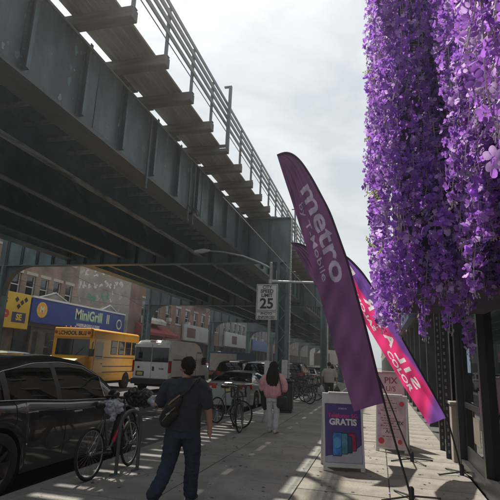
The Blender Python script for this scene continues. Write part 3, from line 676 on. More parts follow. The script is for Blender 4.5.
g = G(); g.tube((XW+.05, 7.78, .8), (XW+.05, 7.78, 1.35), .016, n=8); g.tube((XW+.05, 7.78, .85), (XW+.12, 7.78, .85), .012, n=6); g.tube((XW+.05, 7.78, 1.3), (XW+.12, 7.78, 1.3), .012, n=6); g.build('handle', CHROME, d)
for i, (y_, z_, w_, h_) in enumerate(((8.7, 1.6, .3, .4), (8.3, .5, .5, .4))):
    g = G(); g.add([(XW+.115, y_, z_), (XW+.115, y_+w_, z_), (XW+.115, y_+w_, z_+h_), (XW+.115, y_, z_+h_)], [(0, 1, 2, 3)]); g.build('poster', mat('poster_%d' % i, [(.15, .2, .28), (.2, .19, .15)][i], rough=.6, var=.4, vs=9), SH)
# inside of the shop
g = G(); g.box(XW+.3, XW+4, 2.9, 9.5, -.02, -.01); g.build('shop_floor', mat('shop_floor_tile', (.22, .2, .18), rough=.3), SH)
g = G(); g.box(XW+4, XW+4.1, 2.9, 9.5, 0, 3); g.box(XW+.3, XW+4, 9.5, 9.54, 0, 3); g.box(XW+.3, XW+4, 2.8, 2.9, 0, 3); g.box(XW+.26, XW+4, 2.9, 9.5, 3.0, 3.05); g.build('shop_inner_wall', mat('inner_wall', (.25, .24, .22)), SH)
g = G()
for k in range(5): g.box(XW+2.2, XW+2.7, 4+1.0*k, 4.8+1.0*k, .0, 1.2+.2*(k % 2))
g.build('shop_counter', mat('counter_wood', (.15, .1, .07)), SH)
g = G(); g.box(XW, XW+8, -14, 2.79, 0, 8); g.box(XW+.02, XW+8, 2.8, 9.7, 4.2, 8); g.build('upper_wall', BRN, SH)
# folded gate: two perforated vertical rails
for (x, y_) in ((1.27, 10.2), (1.27, 11.15)):
    gt = thing('gate_rail', 'slotted vertical gate rail beside the glass door' if y_ < 11 else 'slotted vertical gate rail farther from the glass door', 'gate rail', (x, y_, 0))
    g = G(); g.box(-.05, .05, .01, .06, 0, 3.2)
    g.build('rail_back', FR, gt)
    k = .1; q = G(); q.box(-.016, .016, -.012, .009, 0, .055); qm = q.mesh('slot', mat('slot_metal', (.2, .21, .21), rough=.45, metal=.3))
    while k < 3.1: link('slot', qm, gt, loc=(0, 0, k)); k += .13
pl = thing('doorway_pier', 'pale stone pier at the foot of the dark doorway', 'pier', (1.3, 9.85, 0)); g = G(); g.bbox(.0, .28, 0, .33, 0, 1.0, .01); g.bbox(-.02, .3, -.02, .35, 1.0, 1.06, .01); g.build('pier_block', STUC, pl)
# next shops along the near side
RS, _ = building('brick_shops', 'dark brick shops beyond the black storefront on the near side', 1.42, 10.5, 60, 9.5, BRN, 2, [13+2.7*k for k in range(16)], ww=1.2, wh=1.7, nx=-1, depth=12, z_first=4.6, seed=12)
RS2, _ = building('brick_shops', 'red brick shops farthest along the near side sidewalk', 1.42, 60.3, 200, 11, RED, 2, [62+3.2*k for k in range(40)], ww=1.2, wh=1.7, nx=-1, depth=12, z_first=4.6, seed=13, sills=False)
for i, (ya, yb, c) in enumerate(((12, 17.5, (.02, .02, .025)), (18.5, 25, (.05, .07, .16)), (26, 34, (.25, .05, .04)), (36, 48, (.3, .3, .28)))):
    t = shop_sign(1.40, ya, yb, 3.45, 4.35, c, ['plain black shop fascia nearest beyond the storefront', 'navy shop fascia second beyond the storefront', 'dull red shop fascia third beyond the storefront', 'grey shop fascia farthest along the near side'][i], nx=-1)
# ================================================================== vehicles (local: x forward, y left, z up, origin on the road under the centre)
def lerp_tab(tab, x):
    if x <= tab[0][0]: return tab[0][1]
    for (a, u), (b, v_) in zip(tab, tab[1:]):
        if x <= b:
            t = (x-a)/(b-a); t = t*t*(3-2*t)*.35+t*.65; return u+(v_-u)*t
    return tab[-1][1]
TYRE = mat('tyre_rubber', (.014, .014, .015), rough=.85, var=.3, bump=.3, bs=60)
RIM = mat('alloy_rim', (.28, .28, .29), rough=.3, metal=.9, var=.1); RIMD = mat('dark_rim', (.05, .05, .055), rough=.3, metal=.7)
CGN = glass('near_car_glass', (.16, .18, .18), .03); CGN.node_tree.nodes['Glossy BSDF'].inputs['Color'].default_value = (.4, .42, .45, 1)
CGL = glass('car_glass', (.16, .18, .18), .01); CGLD = glass('car_glass_dark', (.04, .045, .045), .01)
TAIL = mat('tail_lamp_red', (.4, .01, .012), rough=.15, var=.1, coat=.5); HEAD = mat('headlamp_clear', (.6, .62, .65), rough=.08, metal=.4)
PLATE = mat('licence_plate', (.6, .5, .2), rough=.5); UNDER = mat('underbody', (.01, .01, .011), rough=.9)
SEAT = mat('seat_fabric', (.03, .03, .032), rough=.9)
WH = {}
def wheel_mesh(R, W, rimm, spokes):
    k = (R, W, rimm.name, spokes)
    if k in WH: return WH[k]
    g_ = G(); g_.lathe([(R*.66, -W*.46), (R*.9, -W*.5), (R*.985, -W*.42), (R, -W*.25), (R, W*.25), (R*.985, W*.42), (R*.9, W*.5), (R*.66, W*.46)], axis='Y', n=32)
    ty = g_.mesh('tyre', TYRE)
    g_ = G(); g_.lathe([(R*.70, -W*.44), (R*.64, -W*.40), (R*.62, W*.2), (0.01, W*.2)], axis='Y', n=32)
    g_.lathe([(R*.13, -W*.3), (R*.15, -W*.42), (.01, -W*.44)], axis='Y', n=12)
    for i in range(spokes):
        a = 2*pi*i/spokes; c, s = cos(a), sin(a); t1, t2 = .03, .022
        vs = []
        for (r_, yy, t_) in ((R*.1, -W*.36, .032), (R*.66, -W*.40, .02)):
            for d in (-t_, t_):
                vs.append((c*r_-s*d, yy, s*r_+c*d)); vs.append((c*r_-s*d, yy+.03, s*r_+c*d))
        g_.add(vs, [(0, 2, 6, 4), (0, 4, 5, 1), (2, 3, 7, 6)])
    rm_ = g_.mesh('rim', rimm); WH[k] = (ty, rm_); return WH[k]
def add_wheel(par, x, y, R, W=.22, rimm=None, spokes=10):
    ty, rm_ = wheel_mesh(R, W, rimm or RIM, spokes); s = 1 if y < 0 else -1     # outer face points away from the body
    w_ = thing_part('wheel', par, (x, y, R)); 
    link('tyre', ty, w_, scale=(1, s, 1)); link('rim', rm_, w_, scale=(1, s, 1)); return w_
def thing_part(name, par, loc):
    o = bpy.data.objects.new(name, None); COL.objects.link(o); o.parent = par; o.location = loc; o.empty_display_size = .1; return o
def make_car(label, S, paint, cat='car', name='parked_car', rimm=None, gl=CGL, group=None, spokes=10, plate=True):
    """S: dict L,w(tab),belt(tab),roof(tab),gh=(x0,x1),ws,rs,wheels,R,clear,pillars"""
    t = thing(name, label, cat, group=group); L = S['L']; R = S['R']; gx0, gx1 = S['gh']; arch = R+.055
    xs = sorted({round(L*i/64, 4) for i in range(65)} | {gx0, gx1} | {round(wx+arch*cos(pi*k/12), 4) for wx in S['wheels'] for k in range(13)})
    xs = [x-L/2 for x in xs] if False else xs
    def zb(x):
        z = lerp_tab(S['sill'], x)
        for wx in S['wheels']:
            if abs(x-wx) < arch: z = max(z, R+sqrt(max(arch*arch-(x-wx)**2, 0)))
        return z
    def sec(x):
        w_ = lerp_tab(S['w'], x)/2; b = lerp_tab(S['belt'], x); z0 = zb(x); cr = lerp_tab(S.get('crown', [(0, .03)]), x)
        lo = max(z0+.02, .30); zz = lambda f: max(z0+.001+.001*f*9, z0+(b-z0)*f)
        fl = .0
        for wx in S['wheels']: fl = max(fl, .018*max(0, 1-abs(x-wx)/(arch*1.25)))
        return [(w_*.965, z0), (w_*.985+fl, z0+(b-z0)*.22), (w_+fl*.7, z0+(b-z0)*.45), (w_*.992, z0+(b-z0)*.66), (w_*.97, z0+(b-z0)*.84), (w_*.94, b-.035), (w_*.90, b), (w_*.62, b+cr*.75), (w_*.3, b+cr), (0, b+cr*1.02)]
    g_ = G(); g_.smooth = True; rows = []
    for x in xs:
        s = sec(x); rows.append([(x-L/2, y, z) for y, z in s]+[(x-L/2, -y, z) for y, z in s[-2::-1]])
    n = len(rows[0]); g_.add([p for r_ in rows for p in r_], [(i*n+j, i*n+j+1, (i+1)*n+j+1, (i+1)*n+j) for i in range(len(rows)-1) for j in range(n-1)])
    g_.smooth = False; g_.add(rows[0], [tuple(range(n))]); g_.add(rows[-1], [tuple(range(n))[::-1]])
    body = g_.build('body', paint, t)
    weld(body); body.data.polygons.foreach_set('use_smooth', [len(p.vertices) == 4 for p in body.data.polygons])
    # greenhouse
    gxs = sorted({gx0+(gx1-gx0)*i/44 for i in range(45)} | set(S['pil']) | {S['rs'], S['ws']})
    def gs(x):
        w_ = lerp_tab(S['w'], x)/2; b = lerp_tab(S['belt'], x); r_ = lerp_tab(S['roof'], x); h = max(r_-b, .004); k = h/S['hmax']
        yb = w_*.895; yt = yb-S['tumble']*k
        return [(yb, b-.004), (yb-(yb-yt)*.25, b+h*.3), (yb-(yb-yt)*.9, b+h*.84), (yt-.05*k-.02, b+h*.955), (yt*.6, b+h*.992), (0, b+h)]
    A = [gs(x) for x in gxs]; bodyg = G(); bodyg.smooth = True; wins = {}; pilg = {}
    def quad(i, j, s): return [(gxs[i]-L/2, A[i][j][0]*s, A[i][j][1]), (gxs[i+1]-L/2, A[i+1][j][0]*s, A[i+1][j][1]), (gxs[i+1]-L/2, A[i+1][j+1][0]*s, A[i+1][j+1][1]), (gxs[i]-L/2, A[i][j+1][0]*s, A[i][j+1][1])]
    pil = S['pil']
    for i in range(len(gxs)-1):
        xm = (gxs[i]+gxs[i+1])/2
        for s in (1, -1):
            for j in range(5):
                q = quad(i, j, s); q = q if s < 0 else q[::-1]
                if j < 2:
                    seg = None
                    for k in range(0, len(pil)-1, 2):
                        if pil[k] <= xm <= pil[k+1]: seg = k//2
                    key = ('side', seg, s) if seg is not None else None
                else:
                    key = ('front',) if xm > S['ws'] and j > 2 else (('back',) if xm < S['rs'] and j > 2 else None)
                    if j == 2 and (xm > S['ws']+.12 or xm < S['rs']-.12): key = None
                (wins.setdefault(key, G()) if key else (pilg.setdefault((s, sum(xm > p_ for p_ in pil)), G()) if j < 2 and pil[0] < xm < pil[-1] else bodyg)).add(q, [(0, 1, 2, 3)])
    for pg in pilg.values(): pg.sm = [True]*len(pg.f); weld(pg.build('door_pillar', BLKPL, t))
    rf = bodyg.build('roof', S.get('roofmat', paint), t); weld(rf); rf.data.polygons.foreach_set('use_smooth', [True]*len(rf.data.polygons))
    for key, wg in wins.items():
        wg.smooth = True; wg.sm = [True]*len(wg.f)
        o = wg.build({'side': 'side_window', 'front': 'windshield', 'back': 'rear_window'}[key[0]], gl, t); weld(o); o.data.polygons.foreach_set('use_smooth', [True]*len(o.data.polygons))
    if S.get('trim'):
        for s in (-1, 1):
            g_ = G(); i0 = [i for i, x in enumerate(gxs) if pil[0] <= x <= pil[-1]]
            pts = [(gxs[i]-L/2, s*(A[i][2][0]+.004), A[i][2][1]-.004) for i in i0]; pb = [(gxs[i]-L/2, s*(A[i][0][0]+.006), A[i][0][1]+.012) for i in i0]
            g_.path(pts+pb[::-1], .009, n=5); g_.build('window_trim', CHROME, t)
    # underbody, seats
    g_ = G(); g_.box(.25-L/2, L/2-.25, -.62, .62, .17, .34); wm = lerp_tab(S['w'], L/2)/2
    g_.box(S['wheels'][0]+arch+.02-L/2, S['wheels'][1]-arch-.02-L/2, -wm*.93, wm*.93, S['clear']+.015, .36); g_.build('underbody', UNDER, t)
    for wx in S['wheels']:
        for s in (-1, 1):
            g_ = G(); g_.lathe([(arch+.004, -.16), (arch+.004, .16), (.02, .161)], axis='Y', n=24, c=(wx-L/2, s*(wm-.20), R)); g_.build('wheel_arch_liner', UNDER, t)
            add_wheel(t, wx-L/2, s*(wm-.125), R, .23, rimm, spokes)
    g_ = G(); bb = lerp_tab(S['belt'], L/2)
    for xx in S.get('seats', []):
        for s in (-.38, .38): g_.bbox(xx-L/2-.06, xx-L/2+.07, s-.22, s+.22, bb-.1, bb+.22, .04); g_.bbox(xx-L/2-.05, xx-L/2+.05, s-.12, s+.12, bb+.26, bb+.42, .03)
    if g_.v: g_.build('seats', SEAT, t, kind='stuff')
    # mirrors
    for s in (-1, 1):
        xm = S['ws']+.28-L/2 if 'mx' not in S else S['mx']-L/2; w_ = lerp_tab(S['w'], S['ws'])/2; b = lerp_tab(S['belt'], S['ws'])
        g_ = G(); g_.sph((xm, s*(w_+.07), b+.07), .1, sc=(.55, 1.05, .72)); g_.tube((xm, s*(w_-.05), b), (xm, s*(w_+.03), b+.05), .025, n=6); g_.build('mirror', S.get('mirmat', paint), t)
    # door seams and handles
    g_ = G(); wsd = lerp_tab(S['w'], L/2)/2
    for xx in S['doors']:
        for s in (-1, 1):
            pts = []
            for f in (.12, .3, .45, .66, .84, .97):
                ss = sec(xx); z0, b = ss[0][1], lerp_tab(S['belt'], xx); z = z0+(b-z0)*f; yy = 0
                for (ya, za), (yb_, zb_) in zip(ss, ss[1:]):
                    if za <= z <= zb_: yy = ya+(yb_-ya)*(z-za)/max(zb_-za, 1e-4); break
                pts.append((xx-L/2, s*(yy+.0015), z))
            g_.path(pts, .004, n=4)
    g_.build('door_seam', UNDER, t, kind='stuff')
    for xx in S['handles']:
        for s in (-1, 1):
            b = lerp_tab(S['belt'], xx); g_ = G(); g_.bbox(xx-L/2-.1, xx-L/2+.1, s*(wsd*.965)-.018, s*(wsd*.965)+.018, b-.15, b-.125, .006); g_.build('door_handle', S.get('hmat', paint), t)
    for s in (-1, 1):   # lamps
        for (nm, mt, pts, x0) in (('tail_lamp', TAIL, S['tail'], 0), ('headlamp', HEAD, S['head'], L)):
            g_ = G()
            (xa, xb, ya, yb, za, zb2) = pts
            def P(x, yf, z):
                return (x-L/2, s*lerp_tab(S['w'], x)/2*yf, z)
            # wrap-round lens following the body corner, proud by 8 mm
            cs = [(xa, ya), (xa, (ya+1)/2), (xa+(xb-xa)*.12, .985), (xb, 1.012)]
            vs = [P(x, yf, z)for z in (za, zb2) for x, yf in cs]; fo = -.008 if x0 == 0 else .008
            vs = [(v_[0]+fo, v_[1], v_[2]) for v_ in vs]; k = len(cs)
            g_.add(vs, [(i, i+1, k+i+1, k+i) for i in range(k-1)]); bk = [(v_[0]+(.06 if x0 == 0 else -.06), v_[1]*.9, v_[2]) for v_ in vs]
            g_.add(vs+bk, [(0, k, 3*k, 2*k), (k-1, 2*k-1, 4*k-1, 3*k-1)]+[(i, i+1, 2*k+i+1, 2*k+i) for i in range(k-1)]+[(k+i, k+i+1, 3*k+i+1, 3*k+i) for i in range(k-1)])
            g_.build(nm, mt, t)
    g_ = G(); g_.bbox(-L/2-.03, -L/2+.12, -wsd*.84, wsd*.84, S['clear']+.02, .42, .03); g_.build('rear_bumper', S.get('bumper', UNDER), t)
    g_ = G(); g_.bbox(L/2-.12, L/2+.02, -wsd*.7, wsd*.7, S['clear']+.02, .45, .03); g_.build('front_grille', UNDER, t)
    if plate: g_ = G(); pz = S.get('pz', .72); g_.box(-L/2-.035, -L/2-.01, -.155, .155, pz, pz+.15); g_.build('licence_plate', PLATE, t)
    return t
def place(o, x, y, rz=pi/2, z=RZ): o.location = (x, y, z); o.rotation_euler = (0, 0, rz); return o
P_BLK = mat('paint_black', (.008, .008, .010), rough=.28, var=.1, coat=1, dirt=(.02, .02, .02), ds=4, dlo=.62, dhi=.9)
P_SIL = mat('paint_silver', (.36, .375, .37), rough=.3, metal=.35, var=.05, coat=.7); P_WHT = mat('paint_white', (.75, .77, .78), rough=.3, var=.05, coat=.6)
P_OLV = mat('paint_olive', (.16, .17, .12), rough=.3, metal=.3, coat=.6); P_GRY = mat('paint_grey', (.07, .075, .08), rough=.28, metal=.3, coat=.7); P_BLU = mat('paint_blue', (.02, .045, .12), rough=.28, coat=.7); P_RED = mat('paint_red', (.22, .02, .02), rough=.3, coat=.6); P_YEL = mat('taxi_yellow', (.62, .36, .02), rough=.35, coat=.5)
# 1 near black crossover, nose up the street
S1 = dict(trim=1, L=4.76, R=.365, clear=.2, hmax=.62, tumble=.27, wheels=(.93, 3.82),
    w=[(0, 1.42), (.1, 1.72), (.5, 1.86), (1.0, 1.92), (3.6, 1.92), (4.2, 1.84), (4.6, 1.6), (4.76, 1.3)],
    sill=[(0, .34), (.3, .24), (.6, .22), (4.1, .21), (4.76, .27)],
    belt=[(0, .86), (.12, 1.03), (.5, 1.08), (1.2, 1.06), (2.4, .985), (3.3, .955), (3.9, .86), (4.5, .70), (4.76, .52)],
    roof=[(.25, 1.09), (.6, 1.27), (1.1, 1.48), (1.7, 1.595), (2.25, 1.62), (2.8, 1.56), (3.2, 1.38), (3.62, 1.08), (3.86, .88)],
    gh=(.25, 3.86), rs=.98, ws=2.78, pil=(.62, 1.02, 1.12, 2.02, 2.12, 3.2), seats=(1.3, 2.35), doors=(1.15, 2.12, 3.12), handles=(1.45, 2.4),
    crown=[(0, .02), (4, .06), (4.76, .05)], tail=(.0, .42, .5, 1, .88, .98), head=(4.74, 4.2, .55, 1, .60, .72), mirmat=P_BLK, hmat=P_BLK, mx=3.18)
bc = make_car('glossy black crossover parked at the kerb beside the locked bicycle', S1, P_BLK, rimm=RIMD, spokes=10, gl=CGN); place(bc, -5.42, 6.6, z=-.10); bc.scale = (1.06,)*3
# 2 silver coupe
S2 = dict(L=4.55, R=.33, clear=.16, hmax=.46, tumble=.26, wheels=(.93, 3.7),
    w=[(0, 1.36), (.1, 1.62), (.5, 1.76), (1.0, 1.82), (3.5, 1.80), (4.2, 1.66), (4.55, 1.2)],
    sill=[(0, .34), (.3, .22), (.6, .2), (4.0, .18), (4.55, .24)],
    belt=[(0, .84), (.1, .97), (.6, .99), (1.2, .965), (2.4, .90), (3.2, .87), (4.0, .76), (4.55, .56)],
    roof=[(.55, .985), (1.0, 1.18), (1.6, 1.355), (2.2, 1.39), (2.7, 1.30), (3.1, 1.10), (3.4, .89)],
    gh=(.55, 3.4), rs=1.45, ws=2.55, pil=(1.22, 1.58, 1.68, 2.86), seats=(1.5, 2.3), doors=(1.6, 2.95), handles=(1.8,),
    crown=[(0, .02), (4, .06), (4.55, .04)], tail=(.0, .30, .60, 1, .76, .93), head=(4.5, 4.05, .5, 1, .58, .72), pz=.68, bumper=P_SIL, mx=2.95)
sc_ = make_car('silver coupe parked at the kerb with red tail lamps showing', S2, P_SIL); place(sc_, -5.27, 19.1)
# 3 SUV
S3 = dict(L=4.9, R=.38, clear=.25, hmax=.68, tumble=.2, wheels=(.98, 3.85),
    w=[(0, 1.7), (.08, 1.84), (.4, 1.93), (1.0, 1.95), (3.8, 1.95), (4.5, 1.82), (4.9, 1.5)],
    sill=[(0, .42), (.3, .3), (.6, .28), (4.2, .27), (4.9, .34)],
    belt=[(0, 1.08), (.1, 1.13), (1.2, 1.13), (2.4, 1.10), (3.6, 1.08), (4.3, 1.0), (4.9, .80)],
    roof=[(.06, 1.14), (.14, 1.3), (.34, 1.62), (.7, 1.74), (1.8, 1.79), (2.6, 1.75), (3.0, 1.58), (3.5, 1.25), (3.7, 1.10)],
    gh=(.06, 3.7), rs=.5, ws=2.7, pil=(.55, 1.05, 1.15, 1.95, 2.05, 3.05), seats=(1.3, 2.3), doors=(1.15, 2.05, 3.1), handles=(1.4, 2.3),
    crown=[(0, .02), (4, .05)], tail=(.0, .30, .62, 1, .92, 1.14), head=(4.88, 4.5, .6, 1, .74, .92), pz=.82, mx=3.1)
suv = make_car('white sport utility vehicle parked between the silver coupe and the steel column', S3, P_WHT, gl=CGLD); place(suv, -5.75, 25.6)
S3b = dict(S3); suvb = make_car('black sport utility vehicle in the lane left of the white one', S3b, P_BLK, gl=CGLD, name='moving_car'); place(suvb, -8.0, 28.2)
ol = make_car('olive grey sport utility vehicle parked behind the black crossover across the street', S3, P_OLV, gl=CGL); place(ol, -13.6, 15.6)
olb = copy_tree(ol, label="olive grey wagon at the far left edge beyond the black crossover")
place(olb, -16.3, 22.5-12)
gr0 = make_car('dark grey sport utility vehicle nearest beyond the first steel column', S3, P_GRY, gl=CGLD, group='cars parked along the kerb in the distance'); place(gr0, -5.5, 33.2)
FARG = 'cars parked along the kerb in the distance'
s0 = make_car('silver coupe second in the distant kerb row', S2, P_SIL, group=FARG); place(s0, -5.4, 39.0)
w0 = make_car('white hatchback third in the distant kerb row', S1, P_WHT, group=FARG); place(w0, -5.4, 44.6)
r0 = make_car('dark red sedan fourth in the distant kerb row', S2, P_RED, group=FARG); place(r0, -5.4, 50.2)
b0 = make_car('blue crossover waiting in the near lane under the railway', S1, P_BLU, name='moving_car'); place(b0, -8.6, 42)
tx = make_car('yellow taxi in traffic far down the street', S2, P_YEL, cat='taxi', name='taxi'); place(tx, -9.2, 66, -pi/2)
for i, (src, x, y, rz, lb) in enumerate([
    (gr0, -5.4, 56, pi/2, 'dark grey sport utility vehicle fifth in the distant kerb row'), (s0, -5.4, 62, pi/2, 'silver coupe farthest in the distant kerb row'),
    (w0, -5.4, 68, pi/2, 'white hatchback farthest in the distant kerb row'), (gr0, -5.4, 75, pi/2, 'dark grey sport utility vehicle farthest in the kerb row')]):
    copy_tree(src, (x, y, RZ), rz, lb, FARG)
for i, (src, x, y, rz, lb) in enumerate([
    (s0, -9.0, 51, pi/2, 'silver coupe driving ahead of the blue crossover'), (b0, -9.0, 58, pi/2, 'blue crossover driving farther ahead in traffic'), (w0, -11.8, 52, -pi/2, 'white hatchback coming towards the camera beyond the white van'),
    (gr0, -11.9, 60, -pi/2, 'grey sport utility vehicle oncoming beyond the white hatchback'), (r0, -15.9, 44, -pi/2, 'dark red sedan parked on the far side beyond the school bus'), (s0, -15.9, 50.5, -pi/2, 'silver coupe parked on the far side of the street'), (w0, -15.9, 57, -pi/2, 'white hatchback parked on the far side of the street')]):
    copy_tree(src, (x, y, RZ), rz, lb)
# ---- white panel van (rear towards us)
VW = mat('van_white', (.78, .79, .78), rough=.35, var=.06, coat=.4, dirt=(.6, .59, .56), ds=1.2, dlo=.52, dhi=.8)
van = thing('panel_van', 'white panel van seen from behind in the middle lane beside the school bus', 'van')
prof = [(-2.7, .45), (-2.72, 1.1), (-2.70, 1.9), (-2.62, 2.38), (-2.45, 2.50), (1.0, 2.54), (1.45, 2.42), (2.15, 1.55), (2.75, 1.18), (2.95, .95), (2.98, .45)]
def loft_body(prof, w_, top_in, zc=1.0, crease=None, n=14):
    """side outline lofted across the width with tumblehome"""
    g_ = G(); ny = n; rows = []
    for j in range(ny+1):
        f = -1+2*j/ny; f = (abs(f)**.6)*(1 if f > 0 else -1); row = []
        for x, z in prof:
            k = max(0, (z-zc)/(2.5-zc)); hw = w_/2-top_in*k*k; e = abs(f)**9
            row.append((x*(1-.02*e), f*hw, z-(.07*e if z > 2.2 else 0)))
        rows.append(row)
    k = len(prof); g_.smooth = True
    g_.add([p for r_ in rows for p in r_], [(j*k+i, (j+1)*k+i, (j+1)*k+i+1, j*k+i+1) for j in range(ny) for i in range(k-1)])
    g_.smooth = False; g_.add(rows[0], [tuple(range(k))]); g_.add(rows[-1], [tuple(range(k))[::-1]]); return g_
b = loft_body(prof, 2.02, .12).build('body', VW, van); weld(b)
md = b.modifiers.new('e', 'EDGE_SPLIT') ; md.split_angle = rad(38)
for s in (-1, 1):
    g = G(); g.bbox(-2.745, -2.715, .012 if s > 0 else -.93, (.93 if s > 0 else -.012), .62, 2.30, .012); dr = g.build('rear_door', VW, van)
    g = G(); g.bbox(-2.757, -2.746, .03 if s > 0 else -.90, .90 if s > 0 else -.03, 1.44, 2.14, .004); g.build('window', mat('van_window_dark', (.012, .013, .015), rough=.06), dr)
    g = G(); g.bbox(-2.775, -2.746, s*.12-.05, s*.12+.05, 1.02, 1.22, .008) if s < 0 else g.bbox(-2.775, -2.746, .62, .72, 1.12, 1.22, .008); g.build('handle', BLKPL, dr)
    g = G(); g.bbox(-2.76, -2.60, s*.965-.055, s*.965+.055, .95, 1.52, .012); g.build('tail_lamp', TAIL, van)
    g = G(); g.bbox(1.55, 1.75, s*1.12-.1, s*1.12+.1, 1.35, 1.75, .03); g.tube((1.6, s*.95, 1.5), (1.6, s*1.05, 1.5), .03); g.build('mirror', BLKPL, van)
    # cab side glass, sliding door gap, mouldings
    g = G(); yy = s*.995; g.add([(.95, yy*.985, 1.42), (2.05, yy*.985, 1.42), (1.62, yy*.945, 2.05), (.95, yy*.945, 2.05)], [(0, 1, 2, 3)]); g.build('side_window', MATS['van_window_dark'], van)
    g = G()
    for xx in (-.75, .72): g.box(xx-.006, xx+.006, s*1.011-.004, s*1.011+.004, .55, 1.95)
    g.box(-2.4, .72, s*1.013-.006, s*1.013+.006, 1.56, 1.6); g.box(-2.5, 2.2, s*1.014-.012, s*1.014+.012, .62, .76); g.build('side_moulding', BLKPL, van, kind='stuff')
    for wx in (-1.65, 2.0):
        g = G(); g.lathe([(.42, -.02), (.42, .10), (.01, .11)], axis='Y', c=(wx, s*.95-.04, .36), n=24); g.build('wheel_arch', UNDER, van); add_wheel(van, wx, s*.925, .35, .22, mat('steel_rim_grey', (.12, .12, .125), rough=.5, metal=.5), 8)
g = G(); g.bbox(-2.86, -2.70, -1.0, 1.0, .38, .66, .03); g.build('rear_bumper', BLKPL, van)
g = G(); g.box(-2.6, 2.8, -.9, .9, .28, .5); g.build('underbody', UNDER, van)
g = G(); g.box(-2.772, -2.764, .42, .73, .80, .95); g.build('licence_plate', PLATE, van)
g = G(); g.box(-2.76, -2.747, .36, .8, .76, .99); g.build('plate_recess', BLKPL, van)
g = G(); g.bbox(-2.66, -2.58, -.2, .2, 2.42, 2.47, .01); g.build('brake_lamp', TAIL, van)
lettering('badge', 'RAM', .12, frame((-2.748, -.55, 1.12), (0, -1, 0), (0, 0, 1)), BLKPL, van, bold=.004)
for y_ in (-.6, -.3, 0, .3, .6): g = G(); g.bbox(-2.3, .8, y_-.03, y_+.03, 2.49, 2.535, .008); g.build('roof_rib', VW, van)
for s in (-1, 1):
    for z_ in (.85, 1.5, 2.15): g = G(); g.bbox(-2.75, -2.62, s*.955-.02, s*.955+.02, z_-.05, z_+.05, .008); g.build('hinge', VW, van)
g = G(); g.tube((-2.765, -.2, 1.46), (-2.765, -.62, 1.62), .009, n=5); g.build('wiper', BLKPL, van)
place(van, -11.3, 25.7); van.scale = (1.05,)*3
# ---- yellow school bus, nose towards us
SBY = mat('school_bus_yellow', (.78, .38, .02), rough=.4, var=.07, coat=.3, dirt=(.5, .26, .04), ds=1.4, dlo=.55, dhi=.85)
bus = thing('school_bus', 'short yellow school bus facing the camera on the far side of the street', 'school bus')
def rbox_body(par, nm, x0, x1, w_, z0, z1, m_, rr=.16, ny=1):
    pts = [(-w_/2, z0), (-w_/2, z1-rr)]+[(-w_/2+rr-rr*cos(pi/2*k/5), z1-rr+rr*.75*sin(pi/2*k/5)) for k in range(1, 6)]
    pts += [(-y_, z_) for y_, z_ in pts[::-1]]; g_ = G(); k = len(pts)
    vs = [(x0, y_, z_) for y_, z_ in pts]+[(x1, y_, z_) for y_, z_ in pts]
    g_.add(vs, [tuple(range(k))[::-1], tuple(range(k, 2*k))]+[(i, (i+1) % k, k+(i+1) % k, k+i) for i in range(k)]); return g_.build(nm, m_, par)
rbox_body(bus, 'body', -3.6, 1.75, 2.16, .45, 2.95, SBY, .2)
hood = loft_body([(1.752, .5), (1.752, 1.64), (1.9, 1.62), (2.9, 1.44), (3.12, 1.26), (3.16, .5)], 1.86, .1).build('hood', SBY, bus); weld(hood)
bw = mat('bus_window_dark', (.02, .022, .025), rough=.07, var=.5, vs=1.5)
g = G(); g.add([(1.765, -.92, 1.58), (1.765, .92, 1.58), (1.765, .88, 2.38), (1.765, -.88, 2.38)], [(0, 1, 2, 3)]); g.build('windshield', bw, bus)
g = G(); g.bbox(1.75, 1.9, -1.0, 1.0, 2.45, 2.9, .04); hd = g.build('header', SBY, bus)
lettering('lettering', 'SCHOOL BUS', .25, frame((1.905, 0, 2.64), (0, 1, 0), (0, 0, 1)), BLKM, bus, bold=.01)
for y_ in (-.88, -.66, .66, .88):
    g = G(); g.sph((1.905, y_, 2.68), .085, sc=(.4, 1, 1)); g.build('warning_lamp', mat('lamp_red', (.4, .03, .02), rough=.2) if abs(y_) > .8 else mat('lamp_amber', (.55, .22, .02), rough=.2), bus)
